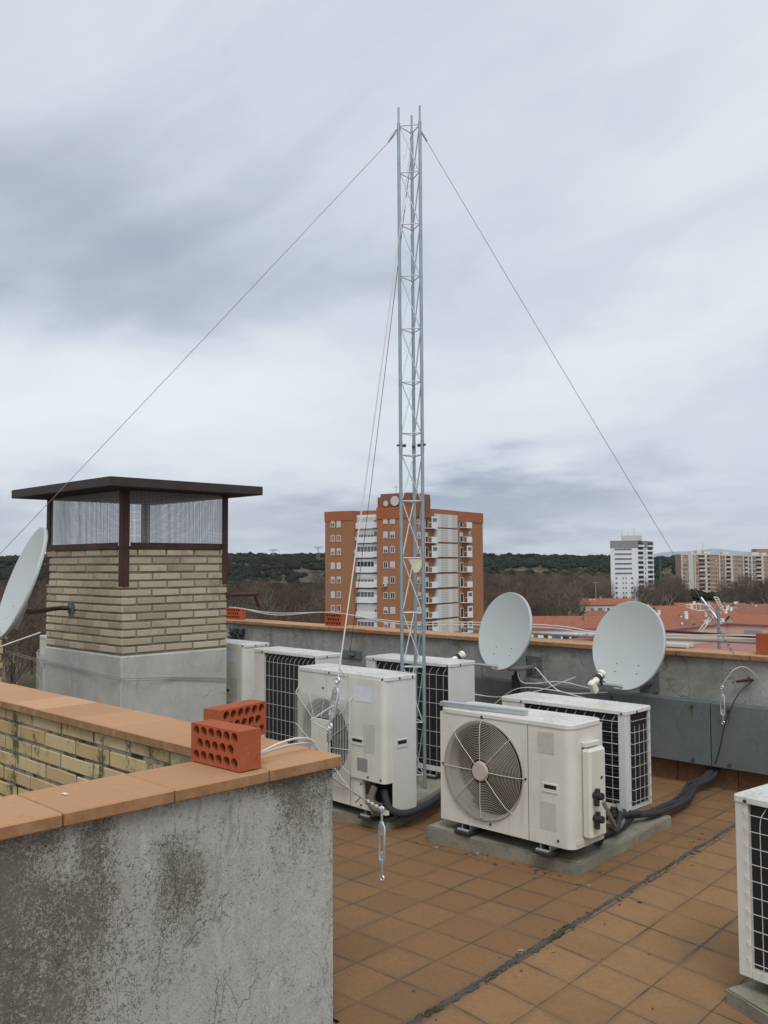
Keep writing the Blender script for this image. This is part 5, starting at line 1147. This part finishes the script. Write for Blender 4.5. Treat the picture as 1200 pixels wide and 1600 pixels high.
# -------------------------------------------------- low houses with clay roofs
def house(px0, px1, D, eave, ridge, depth, label, rm='roof', wall='white', turn=0., nwin=8, storeys=3, win_y=True):
    c0 = far((px0+px1)/2, D); L = (px1-px0)/1420*D; ang = math.atan2(RW.y, RW.x)+R(turn)
    e = empty('tile_roofed_house', label, 'house', c0+Vector((0, 0, GZ)), ang, 'low houses with clay tile roofs')
    e0, e1_ = eave-GZ, ridge-GZ
    b = MB(); b.box(-L/2, 0, 0, L/2, depth, e0); wl = b.build('wall', BG[wall], e)
    b = MB(); o = .5; t = .18
    vs = [(-L/2-o, -o, e0-.05), (L/2+o, -o, e0-.05), (L/2+o, depth/2, e1_), (-L/2-o, depth/2, e1_), (L/2+o, depth+o, e0-.05), (-L/2-o, depth+o, e0-.05)]
    v2 = [(x, y, z+t) for x, y, z in vs]
    b.add(vs+v2, [(0, 1, 2, 3), (3, 2, 4, 5), (6, 7, 8, 9), (9, 8, 10, 11), (0, 1, 7, 6), (4, 5, 11, 10), (1, 2, 8, 7), (2, 4, 10, 8), (0, 3, 9, 6), (3, 5, 11, 9)])
    b.add([(-L/2, 0, e0), (-L/2, depth, e0), (-L/2, depth/2, e1_)], [(0, 1, 2)], 1); b.add([(L/2, 0, e0), (L/2, depth, e0), (L/2, depth/2, e1_)], [(0, 1, 2)], 1)
    rf = b.build('roof', [BG[rm], BG[wall]], e)
    uv = rf.data.uv_layers.new(name='UVMap')
    for l in rf.data.loops: v_ = rf.data.vertices[l.vertex_index].co; uv.data[l.index].uv = (v_.x, v_.y)
    for k in range(random.randint(1, 3)):
        xx = random.uniform(-L*.4, L*.4); b = MB(); yy = depth*random.uniform(.25, .45); zz = e0+(e1_-e0)*yy/(depth/2)
        b.box(xx-.4, yy-.4, zz-.3, xx+.4, yy+.4, zz+1.3, .04); b.box(xx-.5, yy-.5, zz+1.3, xx+.5, yy+.5, zz+1.45, .04); b.build('chimney', BG[random.choice(('offwhite', 'slabbrick', 'white'))], rf)
    for k in range(random.randint(0, 2)):
        xx = random.uniform(-L*.45, L*.45); yy = depth*random.uniform(.1, .4); zz = e0+(e1_-e0)*yy/(depth/2)+.6; b = MB()
        b.tube([(xx, yy, zz-.6), (xx, yy, zz)], .05, 6); b.tube([(xx, yy-.02, zz), (xx, yy-.22, zz+.1)], [.16, .32], 10); b.build('roof_dish', BG['offwhite'], rf)
    if win_y:
        for f_ in range(storeys):
            zc = e0-1.9-2.9*f_
            if zc < 1: break
            for k in range(nwin):
                xx = -L/2+L*(k+.5)/nwin+random.uniform(-.2, .2); ww = random.choice((.55, .8, 1.1)); b = MB()
                b.box(xx-ww, -.07, zc-.75, xx+ww, .02, zc+.75); b.box(xx-ww+.1, -.09, zc-.62, xx+ww-.1, -.072, zc+.65, mi=1)
                if random.random() < .35: b.box(xx-ww-.2, -.95, zc-1.15, xx+ww+.2, -.08, zc-.76, mi=2)
                b.build('window', [BG['offwhite'], BG[random.choice(('glass', 'glass', 'glass2'))], BG['grey']], wl)
    return e
random.seed(21)
house(812, 1055, 205, -13.4, -10.9, 9, 'long clay roofed house with white facade between the two dishes', 'roof', 'white', 1.5, 16, 3)
house(905, 990, 400, -17.2, -14.6, 9, 'clay roofed house below the foot of the white tower', 'roof', 'offwhite', 0, 7, 2)
house(918, 975, 305, -17.0, -14.9, 9, 'small clay roof peeking out left of the large dish', 'roof2', 'offwhite', 12, 4, 1)
house(845, 925, 330, -19.6, -17.3, 9, 'weathered clay roof among bare trees behind the long house', 'roof2', 'offwhite', 6, 6, 1)
k = 0
HL = ['wide clay roof behind the large dish', 'clay roof row right of the large dish', 'weathered clay roof behind the antenna', 'clay roof beside the antenna at mid distance', 'broad clay roof in front of the brick slab', 'weathered roof below the right slab section', 'clay roof near the beige parapet wall', 'long clay roof at the right edge', 'clay roof near the foot of the bare trees', 'small clay roof at far right with cream wall', 'tilted clay roof in the middle of the roofscape', 'brownish clay roof next to the large dish rim', 'clay roof in the far row of the roofscape', 'weathered clay roof in the far row at right']
for (a_, e_, D_, tr, rm) in ((1000, 1095, 240, 4, 'roof2'), (1040, 1120, 268, -5, 'roof'), (1098, 1190, 232, 8, 'roof2'), (1085, 1150, 262, -18, 'roof'), (1030, 1130, 300, 3, 'roof'), (1130, 1230, 300, -4, 'roof2'), (1060, 1150, 205, 6, 'roof2'), (1150, 1290, 250, 2, 'roof'), (1000, 1060, 310, 9, 'roof2'), (1155, 1260, 335, 0, 'roof2'), (1118, 1172, 276, 24, 'roof'), (1005, 1050, 262, -10, 'roof'), (1060, 1120, 338, 5, 'roof'), (1120, 1165, 345, -6, 'roof2')):
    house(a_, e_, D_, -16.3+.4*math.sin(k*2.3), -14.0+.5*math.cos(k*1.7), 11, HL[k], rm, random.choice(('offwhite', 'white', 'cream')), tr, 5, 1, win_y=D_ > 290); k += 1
# neighbouring roof terrace with beige parapet
nb = empty('neighbour_terrace', 'neighbouring roof terrace with pink floor and beige parapet wall', 'building', (-9, 20, GZ))
b = MB(); b.box(-12.97, 10.2, GZ, 12, 28.3, -1.05); build_in(b, 'block', BG['offwhite'], nb)
b = MB(); b.box(-12.7, 10.3, -1.049, 11.9, 28.0, -1.0); build_in(b, 'terrace_floor', BG['pink'], nb)
b = MB(); b.box(-12.97, 10.2, -1.04, -12.72, 28.3, -.53); b.box(-12.719, 28.02, -1.04, 12, 28.3, -.53); build_in(b, 'parapet', BG['beige'], nb)
b = MB(); b.box(-13.03, 10.15, -.529, -12.66, 28.36, -.47, .01); b.box(-12.659, 27.96, -.529, 12, 28.36, -.47, .01); build_in(b, 'coping', BG['maroon'], nb)
for k, (yy, hh) in enumerate(((19., .12), (16.5, .16), (14.2, .10))): b = MB(); b.box(-12.6, yy, -.999, 11.8, yy+.3, -1.0+hh, .02); build_in(b, 'roof_ridge', BG['maroon'] if k != 1 else BG['cream'], nb)
b = MB(); b.box(-12.1, 27.93, -.86, -11.6, 28.015, -.66, .01); build_in(b, 'wall_box', BG['grey'], nb)
b = MB(); b.box(-9.6, 27.95, -.82, -9.1, 28.015, -.76, .01); build_in(b, 'wall_vent', BG['grey'], nb)
# van on the street, pale kerb of the street
vp = far(842, 470, GZ+.02); va = math.atan2(RW.y, RW.x)+R(35)
van = empty('white_van', 'white delivery van parked on the street between the two dishes', 'van', vp, va)
b = MB(); b.prism([(-2.6, .45), (2.2, .45), (2.6, .7), (2.6, 1.35), (2.0, 1.5), (1.35, 2.35), (-2.55, 2.45), (-2.6, 2.3)], -1, 1, M=Matrix(((1, 0, 0, 0), (0, 0, -1, 0), (0, 1, 0, 0), (0, 0, 0, 1)))); b.build('body', BG['white'], van)
b = MB(); b.box(1.45, -1.01, 1.55, 1.95, 1.01, 2.1); b.build('windscreen', BG['glass'], van)
for sx in (-1.6, 1.65):
    for sy2 in (-1.0, 1.0): b = MB(); b.cyl((sx, sy2-.12, .36), (sx, sy2+.12, .36), .36, n=14); b.build('wheel', MT['rubber'], van)
b = MB(); p0, p1 = far(775, 520, GZ+.25), far(866, 500, GZ+.25); dr = (p1-p0).normalized(); nr = Vector((-dr.y, dr.x, 0)); b.add([p0, p1, p1+nr*5, p0+nr*5], [(0, 1, 2, 3)]); structure(b.build('street', tmat('pale_street', (.36, .34, .31), .1, .2)))
b = MB(); p0, p1 = far(770, 470, GZ+.3), far(880, 455, GZ+.3); dr = (p1-p0).normalized(); nr = Vector((-dr.y, dr.x, 0)); b.add([p0, p1, p1+nr*12, p0+nr*12], [(0, 1, 2, 3)]); structure(b.build('road', tmat('asphalt', (.06, .06, .062), .15, .3)))
for px_, D_, lb in ((427, 1330, 'power line pylon on the hill crest, nearer the chimney'), (497, 1330, 'power line pylon on the hill crest beside the brick tower')):
    p = far(px_, D_); zb = float(hz(p.x, p.y)); zt_ = zat(853 if px_ > 450 else 857, D_)
    e = empty('pylon', lb, 'pylon', (p.x, p.y, zb), 0, 'power line pylons on the hill')
    b = MB()
    for s_ in (-1, 1): b.tube([RW*(s_*2.2), RW*(s_*.5)+Vector((0, 0, zt_-zb))], .35, 5)
    for t in range(5): zz = (zt_-zb)*t/5; b.tube([RW*(-2.2+.34*t)+Vector((0, 0, zz)), RW*(2.2-.68*t/2-.34)+Vector((0, 0, zz+(zt_-zb)/5))], .2, 4)
    b.build('mast', BG['grey'], e); b = MB()
    for zz, w_ in ((.99, 6.5), (.86, 5)): b.tube([RW*-w_+Vector((0, 0, (zt_-zb)*zz)), RW*w_+Vector((0, 0, (zt_-zb)*zz))], .35, 5)
    for s_ in (-1, -.5, .5, 1): b.tube([RW*(6.2*s_)+Vector((0, 0, (zt_-zb)*.99)), RW*(6.2*s_)+Vector((0, 0, (zt_-zb)*.99-2))], .25, 4)
    b.build('crossarm', BG['grey'], e)
b = MB(); p = far(1030.5, 560); b.tube([p+Vector((0, 0, GZ)), p+Vector((0, 0, zat(876, 560)))], [.8, .55], 10); b.tube([p+Vector((-1.5, 0, zat(878, 560))), p+Vector((1.5, 0, zat(878, 560)))], .25, 6); tag(b.build('green_mast', tmat('green_steel', (.035, .12, .085), .1)), 'green steel mast standing right of the white tower', 'mast')
b = MB(); p = far(929, 420); b.tube([p+Vector((0, 0, GZ)), p+Vector((0, 0, zat(912, 420)))], .22, 6); b.box(p.x-1.2, p.y-.3, zat(912, 420), p.x+1.2, p.y+.3, zat(910.5, 420)); tag(b.build('floodlight_pole', BG['grey']), 'floodlight pole among the trees left of the white tower', 'pole')

# -------------------------------------------------- trees
def np_mesh(name, V, Fq, tint, mat_):
    """V (n,3), Fq (m,k) faces, one tint per face"""
    me = bpy.data.meshes.new(name); n, m, k = len(V), len(Fq), Fq.shape[1]
    me.vertices.add(n); me.vertices.foreach_set('co', V.astype(np.float32).ravel()); me.loops.add(m*k); me.loops.foreach_set('vertex_index', Fq.astype(np.int32).ravel())
    me.polygons.add(m); me.polygons.foreach_set('loop_start', np.arange(0, m*k, k, dtype=np.int32)); me.polygons.foreach_set('loop_total', np.full(m, k, dtype=np.int32))
    me.update(); a = me.attributes.new('tint', 'FLOAT', 'FACE'); a.data.foreach_set('value', tint.astype(np.float32)); me.materials.append(mat_)
    o = bpy.data.objects.new(name, me); C.objects.link(o); return o
def leafm(name, cols):
    m, g = material(name); t = g.attr('tint'); n = g.noise(.02, 4, .6)
    c = g.ramp(g.add(g.mul(t, .75), g.mul(n, .25)), [(i/(len(cols)-1), c) for i, c in enumerate(cols)]); g.out(c, .9, 0, None, .12); return m
MT['pine'] = leafm('pine_foliage', [(.009, .012, .008), (.015, .020, .012), (.022, .026, .016), (.036, .036, .023)])
MT['twig'] = leafm('bare_twigs', [(.055, .042, .032), (.105, .079, .058), (.155, .120, .090), (.22, .182, .145)])
MT['bark'] = flat('pale_bark', (.25, .215, .18), .9, 0, .35, .8)
bm = bmesh.new(); bmesh.ops.create_icosphere(bm, subdivisions=2, radius=1); iv = np.array([v.co[:] for v in bm.verts]); iff = np.array([[v.index for v in f.verts] for f in bm.faces]); bm.free()
bm = bmesh.new(); bmesh.ops.create_icosphere(bm, subdivisions=1, radius=1); iv1 = np.array([v.co[:] for v in bm.verts]); if1 = np.array([[v.index for v in f.verts] for f in bm.faces]); bm.free()
def pine_variant(nb_, base_v, base_f):
    V, F = [], []; o = 0
    for q in range(nb_):
        c0 = np.array([*(rng.normal(0, .38, 2)), rng.uniform(-.1, .35)]) if q else np.zeros(3); r_ = rng.uniform(.45, .75) if q else .8
        d_ = 1+rng.normal(0, .16, len(base_v)); V.append(base_v*d_[:, None]*r_*np.array([1, 1, .62])+c0); F.append(base_f+o); o += len(base_v)
    return np.vstack(V), np.vstack(F)
def scatter(name, variants, pts, size, zlift, tints, mat_):
    VV, FF, TT = [], [], []; o = 0
    for i, (x, y) in enumerate(pts):
        v_, f_ = variants[i % len(variants)]; s_ = size[i]; a = rng.uniform(0, 6.28); ca, sa = math.cos(a), math.sin(a)
        P_ = v_*np.array([s_, s_, s_*rng.uniform(.85, 1.25)]); P_ = np.stack([P_[:, 0]*ca-P_[:, 1]*sa+x, P_[:, 0]*sa+P_[:, 1]*ca+y, P_[:, 2]+zlift[i]], 1)
        VV.append(P_); FF.append(f_+o); TT.append(np.clip(tints[i]+rng.normal(0, .07, len(f_)), 0, 1)); o += len(v_)
    return np_mesh(name, np.vstack(VV), np.vstack(FF), np.concatenate(TT), mat_)
def sector(n, D0_, D1_, p0, p1):
    D_ = np.sqrt(rng.uniform(D0_**2, D1_**2, n)); k_ = rng.uniform((p0-600)/1420, (p1-600)/1420, n); w = RW.x*k_*D_+FW.x*D_, RW.y*k_*D_+FW.y*D_
    return np.stack(w, 1), D_
def lump(x, y, s_): return np.sin(x*s_+1.3*np.sin(y*s_*.7))*np.cos(y*s_*1.1+1.7*np.sin(x*s_*.6))
pts, D_ = sector(9500, 640, 1750, -140, 1340); keep = (lump(pts[:, 0], pts[:, 1], .017)+lump(pts[:, 0], pts[:, 1], .047)*.6) > -.62; pts = pts[keep]
pl2, _ = sector(1500, 520, 760, -140, 520); pl2 = pl2[lump(pl2[:, 0], pl2[:, 1], .03) > -.1]; pr2, _ = sector(700, 610, 760, 740, 1300); pts = np.vstack([pts, pl2, pr2])
zz = hz(pts[:, 0], pts[:, 1]); sz = rng.uniform(3.2, 6.2, len(pts)); tn = np.clip(.38+.3*lump(pts[:, 0], pts[:, 1], .021)+rng.normal(0, .16, len(pts)), 0, 1)
wood = scatter('pine_wood', [pine_variant(3, iv1, if1) for _ in range(8)], pts, sz, zz+rng.uniform(2.0, 5.0, len(pts)), tn, MT['pine']); wood['kind'] = 'stuff'
# bare deciduous woods seen as one brown mass: thin upright twigs and trunks
def bare_variant(n, spread=.36):
    V, F = [], []; o = 0
    def blade(p, q, w):
        nonlocal o
        d_ = q-p; sd_ = np.cross(d_, rng.normal(0, 1, 3)); sd_ = sd_/(np.linalg.norm(sd_)+1e-9)*w
        V.extend([p-sd_, p+sd_, q+sd_*.3, q-sd_*.3]); F.append([o, o+1, o+2, o+3]); o += 4
    for k in range(3): blade(np.array([0, 0, 0.]), np.array([0, 0, .6]), .012)
    for q in range(n):
        h = rng.uniform(.28, 1.); r_ = spread*math.sqrt(rng.uniform(0, 1))*math.sin(math.pi*min(1, .18+.82*(h-.25)/.8)); a = rng.uniform(0, 6.28)
        p = np.array([r_*math.cos(a), r_*math.sin(a), h*.95]); d_ = np.array([math.cos(a)*.5, math.sin(a)*.5, 1.])+rng.normal(0, .45, 3); d_ /= np.linalg.norm(d_); blade(p, p+d_*rng.uniform(.06, .17), .0042)
    for q in range(9):
        a = rng.uniform(0, 6.28); h = rng.uniform(.15, .45); e_ = np.array([math.cos(a)*spread*.75, math.sin(a)*spread*.75, h+rng.uniform(.25, .45)]); blade(np.array([0, 0, h]), e_, .009)
    return np.array(V), np.array(F)
bv_ = [bare_variant(230) for _ in range(6)]
parts_ = []
for n, a_, b2, p0, p1 in ((900, 185, 520, -170, 512), (420, 300, 560, 745, 900), (560, 500, 640, 745, 950), (90, 430, 600, 1000, 1064), (170, 430, 610, 1124, 1320), (120, 600, 700, 490, 760)):
    q, _ = sector(n, a_, b2, p0, p1); parts_.append(q)
bp = np.vstack(parts_); sz = rng.uniform(11, 18, len(bp)); zz = hz(bp[:, 0], bp[:, 1])
tn = np.clip(.42+.35*lump(bp[:, 0], bp[:, 1], .035)+rng.normal(0, .24, len(bp)), 0, 1)
bw = scatter('bare_wood', bv_, bp, sz, zz, tn, MT['twig']); bw['kind'] = 'stuff'
# single bare trees that stand out of the mass: trunk and twig crown each
def tree_meshes(seed):
    r = random.Random(seed); tb, cb = MB(), MB(); 
    def grow(p, d_, l, w, lev):
        q = p+d_*l; mid_ = p+d_*l*.5+Vector((r.uniform(-1, 1), r.uniform(-1, 1), 0))*l*.06
        (tb if lev < 3 else cb).tube([p, mid_, q], [w, w*.85, w*.65], 5 if lev < 2 else 3, caps=False, t=r.random())
        if lev >= 5: return
        for k in range(3 if lev < 4 else 2):
            ax = Vector((r.uniform(-1, 1), r.uniform(-1, 1), r.uniform(-.2, .3))).normalized(); nd = (d_+ax*r.uniform(.45, .85)+Vector((0, 0, .22))).normalized(); grow(p+d_*l*r.uniform(.6, 1), nd, l*r.uniform(.58, .8), w*.58, lev+1)
    grow(Vector((0, 0, 0)), Vector((0, 0, 1)), 5.0, .26, 0)
    return tb, cb
MT['twig_pale'] = leafm('pale_bare_twigs', [(.11, .085, .066), (.15, .12, .095), (.19, .155, .125), (.24, .20, .165)])
protos = []
for sd_ in (1, 2, 3):
    tb, cb = tree_meshes(sd_); a = tb.build('trunk', MT['bark'], recalc=False); c = cb.build('crown', MT['twig_pale' if sd_ == 2 else 'twig'], recalc=False); protos.append((a, c))
TL = [(372, 330), (392, 300), (410, 345), (428, 310), (447, 335), (460, 290), (478, 325), (495, 345), (505, 300), (20, 260), (48, 230), (30, 200), (62, 280), (10, 190), (770, 430), (785, 400), (800, 455), (815, 425), (832, 410), (858, 440), (872, 400), (885, 430), (900, 455), (940, 470), (968, 465), (982, 455), (998, 450), (1012, 440), (1028, 430), (1042, 425), (1055, 440), (1135, 420), (1150, 430), (1165, 415), (1180, 425), (1196, 420), (1120, 435)]
seen = 0
for i, (px_, D_) in enumerate(TL):
    p = far(px_, D_); e = bpy.data.objects.new('bare_tree', None); C.objects.link(e); e.location = (p.x, p.y, float(hz(p.x, p.y))); s_ = random.uniform(.85, 1.25)*(1.2 if 920 < px_ < 1060 else 1.); e.scale = (s_, s_, s_); e.rotation_euler = (0, 0, random.uniform(0, 6.28))
    zone = 'left of the brick tower, over the parapet' if 300 < px_ < 520 else 'at the left edge under the edge-on dish' if px_ < 100 else 'between the brick tower and the white tower' if px_ < 930 else 'in front of the white tower' if px_ < 1030 else 'in front of the brick slab blocks'
    tag(e, 'bare leafless tree '+zone, 'tree', 'bare trees '+zone)
    for src in protos[i % 3]:
        o = src if i < 3 else src.copy()
        if i >= 3: C.objects.link(o)
        o.parent = e

# ------------------------------------------------------------------ thin damp air between us and the hills
b = MB(); b.box(-9700, -9700, -75, 9700, 9700, 215); m = bpy.data.materials.new('damp_air'); m.use_nodes = True; nt = m.node_tree; nt.nodes.clear()
vo = nt.nodes.new('ShaderNodeVolumePrincipled'); vo.inputs['Density'].default_value = .00004; vo.inputs['Color'].default_value = (.82, .88, .95, 1); ou = nt.nodes.new('ShaderNodeOutputMaterial'); nt.links.new(vo.outputs[0], ou.inputs['Volume'])
hzb = b.build('haze', m); hzb['kind'] = 'stuff'
